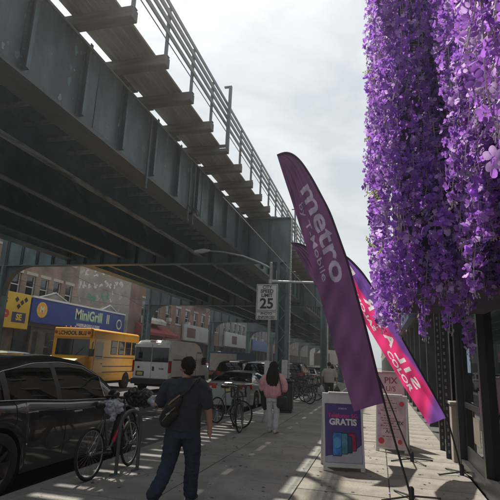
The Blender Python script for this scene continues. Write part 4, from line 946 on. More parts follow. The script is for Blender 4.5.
for s in (-1, 1):
    for k, x0 in enumerate([-3.4, -2.55, -1.7, -.85]):
        g = G(); g.bbox(x0, x0+.72, s*1.085-.008, s*1.085+.008, 1.72, 2.42, .004); wn = g.build('window', BLKPL, bus); g = G(); g.box(x0+.04, x0+.68, s*1.095-.004, s*1.095+.004, 1.76, 2.06); g.box(x0+.04, x0+.68, s*1.095-.004, s*1.095+.004, 2.10, 2.38); g.build('pane', bw, wn)
    g = G(); g.bbox(.62, 1.55, s*1.085-.008, s*1.085+.008, .62, 2.4, .004); dd = g.build('door', SBY, bus); g = G(); g.add([(.72, s*1.096, 1.5), (1.5, s*1.096, 1.5), (1.42, s*1.096, 2.3), (.72, s*1.096, 2.3)], [(0, 1, 2, 3)]); g.build('window', bw, dd); g = G(); g.bbox(.7, .82, s*1.1-.015, s*1.1+.015, 1.25, 1.29, .004); g.build('handle', BLKPL, dd)
    for z_ in (.85, 1.12, 1.55):
        g = G(); g.box(-3.58, .58, s*1.084-.006, s*1.084+.006, z_, z_+.045); g.build('black_stripe', BLKPL, bus)
    for wx in (-2.2, 2.25): g = G(); g.lathe([(.45, -.03), (.45, .08), (.01, .09)], axis='Y', c=(wx, s*(1.04 if wx < 0 else .93)-.04, .40), n=24); g.build('wheel_arch', UNDER, bus); add_wheel(bus, wx, s*(.98 if wx < 0 else .88), .39, .26, MATS['steel_rim_grey'], 8)
    g = G(); g.bbox(3.05, 3.14, s*.68-.17, s*.68+.17, .92, 1.14, .02); g.build('headlight', HEAD, bus)
    g = G(); g.path([(1.6, s*1.0, 2.3), (2.0, s*1.2, 2.2), (2.1, s*1.22, 1.75)], .02, n=6); g.bbox(2.04, 2.12, s*1.22-.12, s*1.22+.12, 1.6, 1.95, .02); g.build('mirror', BLKPL, bus)
g = G(); g.bbox(3.1, 3.3, -1.0, 1.0, .45, .72, .03); g.build('front_bumper', BLKPL, bus)
g = G(); g.bbox(3.1, 3.18, -.45, .45, .80, 1.16, .02); g.build('grille', BLKPL, bus)
g = G(); g.box(-3.5, 3.0, -.9, .9, .3, .5); g.build('underbody', UNDER, bus)
for y_ in (-.5, -.25, 0, .25, .5): g = G(); g.sph((1.72, y_, 2.96), .035, sc=(1.4, 1, .7), n=8, m=5); g.build('clearance_lamp', MATS['lamp_amber'], bus)
for s in (-1, 1):
    g = G(); g.tube((1.79, s*.2, 1.62), (1.80, s*.62, 2.0), .01, n=5); g.build('wiper', BLKPL, bus)
    g = G(); g.bbox(3.08, 3.15, s*.9-.05, s*.9+.05, .95, 1.1, .01); g.build('turn_signal', MATS['lamp_amber'], bus)
g = G(); g.bbox(1.768, 1.785, -.02, .02, 1.6, 2.37, .003); g.build('windshield_bar', BLKPL, bus)
for k in range(5): g = G(); g.bbox(3.181, 3.19, -.42, .42, .84+.065*k, .865+.065*k, .003); g.build('grille_bar', CHROME, bus)
place(bus, -14.6, 22.3, -pi/2+rad(4)); bus.scale = (1, 1, 1.04)
# ---- blue pickup with a tarp and a white box truck farther off
def box_truck(label, x, y, col, cabcol, L_=5.2, H_=3.1, rz=pi/2, name='box_truck'):
    t = thing(name, label, 'truck')
    g_ = G(); g_.bbox(-L_/2-1, L_/2-1, -1.1, 1.1, .85, H_, .03); g_.build('cargo_box', col, t)
    cb_ = loft_body([(L_/2-.95, .5), (L_/2-.95, 2.1), (L_/2-.5, 2.15), (L_/2-.1, 1.5), (L_/2+.7, 1.25), (L_/2+.8, .5)], 1.9, .15).build('cab', cabcol, t); weld(cb_)
    g_ = G(); g_.bbox(-L_/2-1.03, -L_/2-1.001, -1.0, 1.0, 1.0, H_-.15, .01); g_.build('roller_door', mat('door_grey', (.4, .4, .4), rough=.5), t)
    g_ = G(); g_.bbox(-L_/2-1.1, -L_/2-.95, -1.05, 1.05, .5, .7, .02); g_.box(-L_/2-.9, L_/2, -.5, .5, .55, .84); g_.build('chassis', UNDER, t)
    for s in (-1, 1):
        g_ = G(); g_.bbox(-L_/2-1.06, -L_/2-1.031, s*.9-.08, s*.9+.08, .72, .9, .01); g_.build('tail_lamp', TAIL, t)
        for wx in (-L_/2, L_/2): add_wheel(t, wx, s*.9, .42, .26, MATS['steel_rim_grey'], 8)
    return place(t, x, y, rz)
box_truck('dark blue box truck beyond the white van near the left columns', -10.7, 36.5, mat('truck_blue', (.03, .09, .2), rough=.5, var=.2), P_BLU, H_=2.35)
box_truck('white box truck far down the street under the railway', -7.4, 70, WHITE, P_WHT, H_=3.2)
# ================================================================== people
SKIN = mat('skin', (.36, .2, .13), rough=.55, var=.08, vs=9); SKIN2 = mat('skin_tan', (.42, .26, .18), rough=.55, var=.08, vs=9)
HAIR = mat('hair_black', (.014, .012, .011), spec=.15, rough=.8, var=.4, vs=40, streak=(1, 1, .15), bump=.6, bs=90)
def tap(g_, pts, rads, n=12):
    """rounded tapered limb"""
    g_.path(pts, list(rads), n=n); g_.sph(pts[0], rads[0]*.995, n=12, m=8); g_.sph(pts[-1], rads[-1]*.995, n=12, m=8)
def ell(g_, rings, n=20):
    """stack of elliptical rings: (cx,cy,z,rx,ry)"""
    vs = []; k = len(rings)
    for cx, cy, z, rx, ry in rings:
        for i in range(n):
            a = 2*pi*i/n; c, s = cos(a), sin(a); e = .85
            vs.append((cx+rx*abs(c)**e*(1 if c > 0 else -1), cy+ry*abs(s)**e*(1 if s > 0 else -1), z))
    g_.add(vs, [(i*n+j, i*n+(j+1) % n, (i+1)*n+(j+1) % n, (i+1)*n+j) for i in range(k-1) for j in range(n)]+[tuple(range(n))[::-1], tuple(range((k-1)*n, k*n))])
def hand(g_, w, d, side, curl=.5, sc=1.0):
    """palm + four jointed fingers + thumb; w wrist, d pointing direction, side = thumb direction"""
    w = V(w); d = V(d).normalized(); t = V(side); t = (t-d*t.dot(d)).normalized(); nrm = d.cross(t).normalized(); L_ = .085*sc
    g_.path([w, w+d*.02*sc, w+d*L_*.6, w+d*L_], [.024*sc, .026*sc, .03*sc, .026*sc], n=10)
    for q in (-.022, .022): g_.path([w+d*.01, w+d*L_*.7+t*q*sc, w+d*L_+t*q*sc], [.017*sc, .016*sc, .014*sc], n=8)
    for k, ln in enumerate((.072, .082, .076, .06)):
        b = w+d*L_*.97+t*(.030-.020*k)*sc; c1 = curl*.5; pts = [b]; dd = d
        for f in (.45, .32, .23): dd = (dd+nrm*c1*.55).normalized(); pts.append(pts[-1]+dd*ln*f*sc)
        tap(g_, pts, [.0095*sc, .009*sc, .0085*sc, .0075*sc], n=8)
    b = w+d*.025*sc+t*.022*sc; tap(g_, [b, b+(d*.6+t*.8)*.035*sc, b+(d*.6+t*.8)*.035*sc+(d+t*.25+nrm*.2)*.03*sc], [.013*sc, .011*sc, .009*sc], n=8)
def head(g_, c, turn=0, sc=1.0):
    c = V(c); R_ = Euler((0, 0, turn)).to_matrix()
    P = lambda x, y, z: c+R_ @ V((x*sc, y*sc, z*sc))
    g_.sph(P(0, -.01, .02), .1*sc, n=16, m=12, sc=(.80, 1.0, 1.05), rot=(0, 0, turn)); g_.sph(P(0, .025, -.05), .075*sc, n=14, m=10, sc=(.82, .85, 1.0), rot=(0, 0, turn))
    g_.tube(P(0, .095, .01), P(0, .118, -.022), .010*sc, .016*sc, n=8); g_.sph(P(0, .112, -.024), .015*sc)
    g_.sph(P(0, .088, -.062), .02*sc, sc=(1.3, .6, .45), rot=(0, 0, turn)); g_.sph(P(0, .075, -.10), .022*sc)
    for s in (-1, 1): g_.sph(P(s*.085, 0, -.01), .03*sc, sc=(.35, .7, 1.05), rot=(0, 0, turn)); g_.sph(P(s*.033, .082, .022), .016*sc, sc=(1.3, .6, .6), rot=(0, 0, turn))
    return P
def face_bits(P, t, sc=1.0):
    for s in (-1, 1):
        g_ = G(); g_.sph(P(s*.033, .089, .008), .0115*sc); g_.build('eye', mat('eye_dark', (.05, .04, .035), rough=.2), t)
        g_ = G(); g_.path([P(s*.015, .094, .033), P(s*.035, .093, .038), P(s*.055, .08, .03)], .004*sc, n=6); g_.build('eyebrow', HAIR, t)
    g_ = G(); g_.path([P(-.022, .094, -.062), P(0, .101, -.060), P(.022, .094, -.062)], .005*sc, n=6); g_.build('mouth', mat('lips', (.3, .1, .08), rough=.5), t)
def shoe(t, ankle, toe, m_, sole=None, sc=1.0):
    a, o = V(ankle), V(toe); g_ = G(); d = (o-a); heel = a-V((d.x, d.y, 0)).normalized()*.05; heel.z = a.z-.055*sc
    tap(g_, [heel+V((0, 0, .012)), (heel+o)/2+V((0, 0, .022)), o+V((0, 0, .012))], [.038*sc, .045*sc, .034*sc]); tap(g_, [a, (a+heel)/2+V((0, 0, .0))], [.042*sc, .045*sc])
    fuse(g_, 'shoe', m_, t, vox=.008, sm=3)
    if sole: g_ = G(); tap(g_, [heel-V((0, 0, .02)), (heel+o)/2-V((0, 0, .018)), o-V((0, 0, .015))], [.036*sc, .043*sc, .033*sc]); fuse(g_, 'sole', sole, t, vox=.008, sm=2)
# ---------------- man in dark shirt walking away
man = thing('person', 'man in a dark navy shirt and jeans walking away along the sidewalk', 'person', (-2.26, 5.55, 0), rad(6))
sh = (.225, 0, 1.43)
body = G(); P = head(body, (0, .02, 1.63), turn=rad(28), sc=1.02)
tap(body, [(0, -.005, 1.42), (0, 0, 1.55)], [.068, .06])
ell(body, [(0, 0, .86, .15, .11), (0, 0, 1.0, .165, .12), (0, .01, 1.15, .165, .12), (0, .01, 1.32, .20, .125), (0, 0, 1.42, .19, .10), (0, 0, 1.49, .08, .07)])
tap(body, [(.215, 0, 1.40), (.30, -.035, 1.16), (.318, .03, .915)], [.055, .047, .031]); hand(body, (.318, .03, .915), (.0, .10, -1), (-.25, 1, 0), .55, 1.05)
tap(body, [(-.215, 0, 1.40), (-.325, -.05, 1.17), (-.23, .17, 1.07)], [.062, .047, .031]); hand(body, (-.23, .17, 1.07), (.5, .8, .15), (.2, -.1, 1), .8, 1.05)
tap(body, [(.105, 0, .90), (.115, .08, .50), (.11, .10, .10)], [.085, .058, .042]); tap(body, [(-.095, 0, .88), (-.12, -.01, .66), (-.138, -.04, .48), (-.148, -.19, .33), (-.17, -.41, .20)], [.085, .07, .055, .05, .042])
fuse(body, 'body', SKIN, man, vox=.0065, sm=4); face_bits(P, man, 1.02)
g = G(); g.sph(P(0, -.028, .042), .104, n=18, m=14, sc=(.83, .98, .98), rot=(0, 0, rad(28)))
for k in range(150):
    a = random.uniform(0, 2*pi); e = random.uniform(-.35, 1.3) if sin(a) < .1 else random.uniform(.35, 1.3); c_ = P(.082*cos(a)*cos(e), -.026+.096*sin(a)*cos(e), .04+.098*sin(e)); d_ = V((random.uniform(-.02, .02), random.uniform(-.02, .02), random.uniform(-.02, .012)))
    g.tube(c_, c_+d_, .011, .004, n=5)
g.sph(P(0, -.062, -.035), .058, sc=(1.15, .7, 1.0)); crumple(fuse(g, 'hair', HAIR, man, vox=.0065, sm=1), .005, 45, aniso=(1, 1, .5))
SHIRT = mat('navy_shirt', (.024, .028, .038), rough=.9, var=.15, vs=14, bump=.35, bs=12)
g = G(); ell(g, [(0, 0, .86, .20, .15), (0, 0, .95, .20, .152), (0, .01, 1.1, .212, .165), (0, .01, 1.25, .23, .16), (0, .005, 1.36, .24, .148), (0, 0, 1.43, .21, .115), (0, 0, 1.485, .10, .08), (0, 0, 1.505, .075, .07)], n=28)
for s in (-1, 1): tap(g, [(s*.20, 0, 1.41), (s*.245, -.008, 1.34), (s*.292, -.03, 1.19)], [.085, .083, .072])
for k in range(16):      # soft folds
    z_ = random.uniform(.9, 1.35); a = random.uniform(-2.8, -.3); g.tube((.2*cos(a), .145*sin(a), z_), (.2*cos(a+.5), .148*sin(a+.5), z_+random.uniform(-.12, .12)), .012, n=6)
crumple(fuse(g, 'shirt', SHIRT, man, vox=.009, sm=7), .014, 6.5, aniso=(1, 1, .8))
g = G(); g.path([(.07*cos(a), .066*sin(a)-.002, 1.505+.01*sin(a)) for a in [2*pi*k/24 for k in range(24)]], .014, n=8, closed=True); g.build('collar', SHIRT, man)
JEAN = mat('navy_jeans', (.02, .032, .06), rough=.9, var=.25, vs=8, streak=(1, 1, .3), bump=.3, bs=30)
g = G(); ell(g, [(0, 0, .78, .178, .135), (0, 0, .86, .175, .13), (0, 0, .92, .15, .11)])
tap(g, [(.092, 0, .88), (.112, .05, .66), (.118, .085, .48), (.112, .085, .28), (.11, .10, .12)], [.115, .108, .09, .082, .08])
tap(g, [(-.092, 0, .88), (-.12, -.01, .66), (-.138, -.04, .48), (-.148, -.19, .33), (-.17, -.41, .20)], [.115, .108, .09, .084, .078])
for k in range(8): z_ = random.uniform(.14, .5); g.tube((.05, .04, z_), (.17, .06, z_+.05), .012, n=5); 
crumple(fuse(g, 'trousers', JEAN, man, vox=.009, sm=5), .010, 8, aniso=(1, 1, 1.3), seed=4)
SHO = mat('black_shoe', (.02, .02, .022), rough=.5)
shoe(man, (.11, .10, .085), (.13, .29, .025), SHO, mat('pale_sole', (.35, .34, .32))); shoe(man, (-.17, -.43, .17), (-.18, -.32, .04), SHO)
bagm = mat('black_nylon', (.014, .014, .015), rough=.65, var=.3, bump=.3, bs=50); TANM = mat('tan_webbing', (.24, .17, .09), rough=.8)
bag = thing('sling_bag', 'black sling bag with tan trim on the back of the man in the navy shirt', 'bag', (-2.26, 5.55, 0), rad(6))
g = G(); tap(g, [(-.205, -.13, 1.0), (-.10, -.185, 1.16), (-.03, -.18, 1.24)], [.06, .085, .05]); tap(g, [(-.18, -.15, .96), (-.07, -.18, 1.08)], [.06, .06]); fuse(g, 'pouch', bagm, bag, vox=.010, sm=6)
g = G(); g.path([(-.25, -.12, 1.05), (-.19, -.205, 1.12), (-.09, -.262, 1.22), (-.01, -.20, 1.30)], .011, n=6); g.path([(-.2, -.2, .98), (-.1, -.262, 1.1), (-.04, -.25, 1.16)], .006, n=6); g.build('trim', TANM, bag)
g = G(); g.path([(-.03, -.19, 1.26), (.08, -.168, 1.37), (.15, -.10, 1.485), (.17, 0, 1.51), (.12, .12, 1.42), (0, .17, 1.25), (-.15, .15, 1.08), (-.22, 0, .98), (-.21, -.12, .99)], .014, n=6); g.build('strap', bagm, bag)
g = G(); g.cbox((-.12, -.262, 1.08), (.05, .008, .02), (0, -.6, 0)); g.build('buckle', CHROME, bag)
for o_ in (man, bag): o_.scale = (1.0, .98, .94)
# ---------------- woman in pink top
wo = thing('person', 'woman with long black hair, loose pink top and white trousers walking away', 'person', (-2.46, 11.6, 0), rad(-3))
body = G(); P = head(body, (0, .01, 1.515), sc=.95); tap(body, [(0, -.005, 1.30), (0, 0, 1.43)], [.052, .048])
ell(body, [(0, 0, .80, .15, .11), (0, 0, .95, .15, .11), (0, .01, 1.1, .14, .10), (0, .01, 1.24, .17, .10), (0, 0, 1.33, .15, .08), (0, 0, 1.38, .07, .06)])
tap(body, [(.18, 0, 1.31), (.27, -.02, 1.09), (.24, .10, .93)], [.05, .038, .026]); hand(body, (.24, .10, .93), (-.3, .8, -.2), (0, .3, 1), .8, .92)
tap(body, [(-.18, 0, 1.31), (-.25, -.03, 1.07), (-.25, .03, .85)], [.05, .038, .026]); hand(body, (-.25, .03, .85), (0, .1, -1), (.3, 1, 0), .9, .92)
tap(body, [(.09, 0, .82), (.09, .04, .45), (.085, -.02, .09)], [.08, .052, .036]); tap(body, [(-.09, 0, .82), (-.09, .06, .46), (-.075, .10, .09)], [.08, .052, .036])
fuse(body, 'body', SKIN2, wo, vox=.0075, sm=4); face_bits(P, wo, .95)
g = G(); g.sph((0, -.015, 1.545), .112, n=18, m=14, sc=(.92, 1.0, 1.0))
ell(g, [(.03, -.115, 1.02, .05, .03), (.01, -.115, 1.10, .12, .05), (0, -.11, 1.22, .155, .065), (0, -.09, 1.34, .15, .075), (0, -.055, 1.45, .125, .085), (0, -.03, 1.55, .09, .08)])
for k in range(26): x_ = random.uniform(-.13, .13); g.path([(x_*.7, -.10, 1.5), (x_*1.1, -.165+abs(x_)*.4, 1.3), (x_+random.uniform(-.03, .03), -.15+abs(x_)*.3, random.uniform(1.0, 1.12))], [.018, .018, .008], n=6)
crumple(fuse(g, 'hair', HAIR, wo, vox=.009, sm=2), .012, 22, aniso=(1, 1, .15))
PINK = mat('pink_knit', (.66, .33, .35), rough=.95, var=.12, vs=14, bump=.5, bs=40)
g = G(); ell(g, [(0, 0, .80, .19, .14), (0, 0, .86, .225, .165), (0, 0, .98, .235, .165), (0, 0, 1.12, .225, .15), (0, 0, 1.24, .215, .13), (0, 0, 1.33, .17, .10), (0, 0, 1.385, .08, .07)], n=28)
for s in (-1, 1): tap(g, [(s*.16, 0, 1.30), (s*.245, -.02, 1.17), (s*.285, -.015, 1.02)], [.08, .10, .085])
for k in range(14): a = random.uniform(0, 2*pi); g.tube((.2*cos(a), .145*sin(a), .84), (.205*cos(a+.2), .14*sin(a+.2), 1.1), .016, n=6)
crumple(fuse(g, 'top', PINK, wo, vox=.011, sm=6), .014, 6, aniso=(1.4, 1.4, .6), seed=2)
WHT2 = mat('white_trousers', (.62, .62, .66), rough=.85, var=.06, vs=10, bump=.3, bs=20)
g = G(); ell(g, [(0, 0, .72, .16, .12), (0, 0, .84, .165, .125), (0, 0, .90, .15, .11)])
tap(g, [(.085, 0, .78), (.092, .03, .46), (.088, 0, .28), (.085, -.02, .13)], [.092, .066, .060, .058]); tap(g, [(-.085, 0, .78), (-.092, .05, .46), (-.082, .07, .28), (-.076, .10, .13)], [.092, .066, .060, .058])
crumple(fuse(g, 'trousers', WHT2, wo, vox=.011, sm=5), .008, 9, seed=1)
SHW = mat('pale_shoe', (.5, .47, .43), rough=.7); shoe(wo, (.085, -.02, .08), (.10, .14, .02), SHW, sc=.9); shoe(wo, (-.075, .10, .08), (-.085, .26, .02), SHW, sc=.9)
b2 = thing('shoulder_bag', 'large black shoulder bag on the right side of the woman in pink', 'bag', (-2.46, 11.6, 0), rad(-3))
g = G(); g.bbox(.13, .36, -.17, .03, .60, .86, .04); g.sph((.245, -.07, .66), .15, sc=(.95, .8, .7)); fuse(g, 'pouch', bagm, b2, vox=.012, sm=6)
g = G(); g.path([(.26, -.13, .84), (.23, -.16, 1.1), (.16, -.12, 1.32), (.14, 0, 1.395), (.17, .08, 1.3), (.27, .06, 1.0), (.27, .02, .84)], .012, n=6); g.build('strap', bagm, b2)
b3 = thing('folded_jacket', 'black jacket hanging from the left hand of the woman in pink', 'jacket', (-2.46, 11.6, 0), rad(-3))
g = G(); tap(g, [(-.25, .04, .80), (-.30, .02, .98), (-.33, .0, 1.05)], [.05, .07, .04]); tap(g, [(-.25, .04, .80), (-.22, .05, .64), (-.20, .02, .56)], [.07, .09, .06]); fuse(g, 'cloth', mat('black_cloth', (.015, .015, .017), rough=.9, bump=.4, bs=15), b3, vox=.012, sm=5)
# ---------------- pedestrian with shopping bags
pe = thing('person', 'stout pedestrian in a pale grey shirt and black trousers carrying bags along the sidewalk', 'person', (-2.16, 22.4, 0), 0)
body = G(); P = head(body, (0, .01, 1.60)); tap(body, [(0, 0, 1.38), (0, 0, 1.5)], [.065, .06]); ell(body, [(0, 0, .85, .18, .13), (0, 0, 1.1, .2, .15), (0, 0, 1.3, .2, .13), (0, 0, 1.42, .1, .08)])
for s in (-1, 1):
    tap(body, [(s*.21, 0, 1.37), (s*.31, 0, 1.1), (s*.33, .05, .86)], [.06, .045, .032]); hand(body, (s*.33, .05, .86), (0, .05, -1), (0, 1, 0), .9)
    tap(body, [(s*.1, 0, .85), (s*.1, s*.04, .48), (s*.1, s*.06, .09)], [.085, .055, .04])
fuse(body, 'body', SKIN, pe, vox=.011, sm=3)
g = G(); g.sph((0, -.01, 1.635), .11, sc=(.88, 1, .95)); fuse(g, 'hair', HAIR, pe, vox=.012, sm=2)
g = G(); ell(g, [(0, 0, .82, .23, .17), (0, 0, .95, .24, .18), (0, 0, 1.15, .235, .17), (0, 0, 1.3, .235, .15), (0, 0, 1.4, .17, .11), (0, 0, 1.46, .08, .07)])
for s in (-1, 1): tap(g, [(s*.2, 0, 1.36), (s*.27, 0, 1.25), (s*.30, 0, 1.13)], [.085, .085, .075])
fuse(g, 'shirt', mat('pale_grey_shirt', (.42, .40, .36), rough=.9, var=.1, bump=.3, bs=15), pe, vox=.013, sm=5)
g = G(); ell(g, [(0, 0, .72, .19, .14), (0, 0, .88, .2, .15)])
for s in (-1, 1): tap(g, [(s*.1, 0, .8), (s*.105, s*.04, .46), (s*.1, s*.06, .12)], [.11, .078, .062])
fuse(g, 'trousers', mat('black_trousers', (.014, .014, .016), rough=.9), pe, vox=.013, sm=4)
for s in (-1, 1): shoe(pe, (s*.1, s*.06, .08), (s*.12, .18+s*.05, .02), SHO)
def carrier(label, x, m_, col, k):
    b_ = thing('carrier_bag', label, 'bag', (-2.16, 22.4, 0)); g_ = G(); ell(g_, [(x, .05, .32, .08, .06), (x, .05, .38, .13, .09), (x, .05, .52, .13, .09), (x, .05, .62, .07, .05), (x, .05, .70, .02, .015)], n=16)
    for q_ in range(9): a = random.uniform(0, 6.3); g_.sph((x+.11*cos(a), .05+.07*sin(a), random.uniform(.38, .52)), .04)
    fuse(g_, 'sack', m_, b_, vox=.012, sm=2); g_ = G()
    for d in (-.02, .02): g_.path([(x+d, .05, .66), (x+d*.6, .055, .78), (x, .06, .765)], .005, n=5)
    g_.build('handle', m_, b_)
PLB = mat('white_plastic_bag', (.62, .62, .62), rough=.4, trans=.3, bump=.6, bs=18)
carrier('white plastic bag in the left hand of the pedestrian in grey', -.35, PLB, 0, 0); carrier('black plastic bag in the right hand of the pedestrian in grey', .35, mat('black_plastic_bag', (.015, .015, .016), rough=.35, bump=.6, bs=18), 0, 1)

# ================================================================== bicycles and rack
def bicycle(label, fm, x, y, rz, lean=0, steer=.25, group=None, accent=None, rimc=None, basket=False):
    t = thing('bicycle', label, 'bicycle', (x, y, 0), rz, group); t.rotation_euler = (lean, 0, rz); R = .335
    def wheel(cx, st=0):
        w_ = thing_part('wheel', t, (cx, 0, R)); w_.rotation_euler = (0, 0, st)
        g_ = G(); g_.path([(R*.95*cos(a), 0, R*.95*sin(a)) for a in [2*pi*k/36 for k in range(36)]], .020, n=8, closed=True); g_.build('tyre', TYRE, w_)
        g_ = G(); g_.path([(R*.88*cos(a), 0, R*.88*sin(a)) for a in [2*pi*k/36 for k in range(36)]], .010, n=6, closed=True); g_.build('rim', rimc or GALV, w_)
        g_ = G()
        for k in range(28): a = 2*pi*k/28; g_.tube((.02*cos(a+.9*(-1)**k), .025*(-1)**k, .02*sin(a+.9*(-1)**k)), (R*.88*cos(a), 0, R*.88*sin(a)), .0016, n=3, caps=False)
        g_.build('spokes', CHROME, w_, kind='stuff')
        g_ = G(); g_.tube((0, -.05, 0), (0, .05, 0), .014, n=8); g_.lathe([(.02, -.03), (.026, -.028), (.026, .028), (.02, .03)], axis='Y', n=12); g_.build('hub', CHROME, w_)
    rx, fx = -.5, .55; wheel(rx); wheel(fx, steer)
    bbp = (-.07, 0, .29); st_ = (-.22, 0, .84); hd_ = (.33, 0, .90); hb = (.37, 0, .74)
    g_ = G(); g_.tube(bbp, st_, .016); g_.tube(st_[:2]+(.80,), hd_, .017); g_.tube(bbp, hb, .02); g_.tube(hd_[:2]+(.93,), hb, .019)
    for s in (-1, 1): g_.tube((bbp[0], s*.03, bbp[2]), (rx, s*.06, R), .010); g_.tube((st_[0]+.01, s*.02, .78), (rx, s*.06, R), .009)
    g_.build('frame', fm, t)
    if accent: g_ = G(); g_.tube((.05, .0, .41), (.30, 0, .67), .0245, n=8); g_.build('frame_decal', accent, t)
    g_ = G()
    for s in (-1, 1): g_.path([(hb[0]+.01, s*.05, hb[2]-.01), (.43, s*.06, .60), (fx, s*.055, R)], .013, n=6)
    g_.tube((.36, -.06, .725), (.36, .06, .725), .02); g_.build('fork', CHROME if accent else fm, t)
    g_ = G(); g_.tube((.325, 0, .9), (.315, 0, 1.0), .014); g_.path([(.28, .30, 1.03), (.31, .18, 1.04), (.33, 0, 1.0), (.31, -.18, 1.04), (.28, -.30, 1.03)], .013, n=8)
    g_.build('handlebar', BLKPL, t)
    for s in (-1, 1): g_ = G(); g_.tube((.285, s*.20, 1.04), (.275, s*.315, 1.03), .018, n=8); g_.build('grip', BLACK, t); g_ = G(); g_.path([(.3, s*.17, 1.02), (.36, s*.20, 1.0), (.37, s*.27, .99)], .006, n=5); g_.build('brake_lever', BLKPL, t)
    g_ = G(); g_.tube((-.22, 0, .82), (-.24, 0, .93), .013); tap(g_, [(-.36, 0, .955), (-.24, 0, .95), (-.10, 0, .945)], [.05, .045, .02]); sd_ = g_.build('saddle', BLKPL, t)
    g_ = G(); g_.lathe([(.085, -.062), (.09, -.06), (.09, -.056), (.085, -.054)], axis='Y', c=(-.07, 0, .29), n=24)
    for s in (-1, 1): g_.tube((-.07, s*.07, .29), (-.07+s*.16, s*.075, .29-s*.05), .010, n=6); g_.bbox(-.07+s*.16-.045, -.07+s*.16+.045, s*.10-.035, s*.10+.035, .29-s*.05-.012, .29-s*.05+.012, .004)
    g_.tube((-.07, -.06, .375), (rx, -.06, R+.04), .004, n=4); g_.tube((-.07, -.06, .205), (rx, -.06, R-.04), .004, n=4); g_.build('crankset', BLKPL, t)
    if basket:
        g_ = G()
        for k in range(9): a = k/8; g_.tube((.42+.3*a, -.17, .82), (.42+.3*a, -.14, .82), .003); 
        g_.bbox(.40, .70, -.17, .17, .80, .805, .001)
        for z_ in (.84, .9, .96, 1.02): g_.path([(.40, -.17, z_), (.70, -.17, z_), (.70, .17, z_), (.40, .17, z_)], .004, n=4, closed=True)
        for k in range(10):
            f = k/9; g_.tube((.40+.3*f, -.17, .805), (.40+.3*f, -.17, 1.02), .003, n=3); g_.tube((.40+.3*f, .17, .805), (.40+.3*f, .17, 1.02), .003, n=3); g_.tube((.70, -.17+.34*f, .805), (.70, -.17+.34*f, 1.02), .003, n=3)
        g_.build('basket', BLKPL, t)
    return t
FBK = mat('bike_frame_black', (.02, .02, .022), rough=.3, coat=.5); FRD = mat('bike_decal_red', (.5, .03, .04), rough=.35); FGR = mat('bike_frame_grey', (.12, .12, .13), rough=.35, metal=.5); FBL = mat('bike_frame_blue', (.03, .06, .14), rough=.3, coat=.5)
b1 = bicycle('grey and red bicycle locked to the rack with a plastic bag over its saddle', FGR, -3.76, 6.56, pi/2-.02, lean=-.06, steer=.12, accent=FRD)
# plastic bag over the saddle
pb = thing('plastic_bag', 'crumpled pale plastic bag tied over the saddle of the nearest bicycle', 'bag', (-3.68, 6.36, .88)); g = G(); q = random.Random(4)
for k in range(26): a, e = q.uniform(0, 6.3), q.uniform(-.9, 1.2); g.sph((.10*cos(a)*cos(e), .13*sin(a)*cos(e), .035+.07*sin(e)), q.uniform(.03, .055), n=8, m=6, sc=(1, q.uniform(.6, 1.3), q.uniform(.6, 1)))
g.sph((0, 0, .02), .10, sc=(.9, 1.2, .7)); g.tube((.02, -.03, -.02), (.06, -.1, -.12), .05, .03, n=8); fuse(g, 'sack', mat('pale_plastic_bag', (.50, .53, .60), rough=.35, var=.15, vs=20, trans=.25, bump=.7, bs=30), pb, vox=.006, sm=4).name
crumple(bpy.data.objects[-1] if False else [o_ for o_ in bpy.data.objects if o_.parent == pb][0], .022, 15)
# black bag and mitts on the handlebar
hb_ = thing('handlebar_cover', 'black and grey plastic cover wrapped over the handlebar of the nearest bicycle', 'cover', (-3.68, 6.95, 1.0)); g = G()
for k in range(22): a, e = q.uniform(0, 6.3), q.uniform(-1, 1.2); g.sph((.23*cos(a)*cos(e)+.05, .10*sin(a)*cos(e)+.05, .02+.10*sin(e)), q.uniform(.04, .07), n=8, m=6)
g.sph((.05, .05, 0), .15, sc=(1.4, .8, .8)); g.tube((.2, .05, 0), (.36, .1, -.06), .09, .06, n=10); fuse(g, 'cover_cloth', mat('black_bin_bag', (.016, .017, .019), rough=.28, bump=.8, bs=24), hb_, vox=.008, sm=4)
crumple([o_ for o_ in bpy.data.objects if o_.parent == hb_][0], .028, 11)
g = G()
for k in range(8): g.sph((.30+q.uniform(-.05, .06), q.uniform(-.05, .02), -.02+q.uniform(-.05, .07)), .045, n=8, m=6)
fuse(g, 'reflective_patch', mat('pale_plastic_grey', (.32, .35, .38), rough=.3, bump=.6, bs=30), hb_, vox=.010, sm=1)
rk = thing('bike_rack', 'inverted U steel bicycle rack on the sidewalk beside the nearest bicycle', 'bike rack', (0, 0, 0))
a_, b_ = V((-3.60, 6.46, 0)), V((-3.47, 6.84, 0)); up = V((0, 0, 1)); mid = (a_+b_)/2; hw = (b_-a_)/2; r_ = hw.length
pts = [a_, a_+up*.35, a_+up*.66]+[mid-hw*cos(pi*k/12)+up*(.66+r_*sin(pi*k/12)) for k in range(1, 12)]+[b_+up*.66, b_+up*.35, b_]
g = G(); g.path(pts, .026, n=12); g.build('hoop', mat('rack_steel', (.11, .12, .125), rough=.5, metal=.3, var=.2), rk)
for p in (a_, b_): g = G(); g.lathe([(.0, .012), (.085, .012), (.09, .0)], c=p+V((0, 0, .001)), n=20); g.build('foot_plate', MATS['rack_steel'], rk)
CG = 'bicycles parked along the kerb'
bicycle('black bicycle with a basket parked behind the silver coupe, nearer of the pair', FBK, -3.38, 11.75, -pi/2+.42, lean=.08, steer=-.4, group=CG, basket=True)
bicycle('dark grey bicycle leaning next to the basket bicycle by the silver coupe', FGR, -3.80, 12.25, -pi/2+.95, lean=-.08, steer=.3, group=CG)
rk2 = copy_tree(rk, (.0, 5.7, 0), 0, 'inverted U steel bicycle rack between the pair of bicycles by the silver coupe')
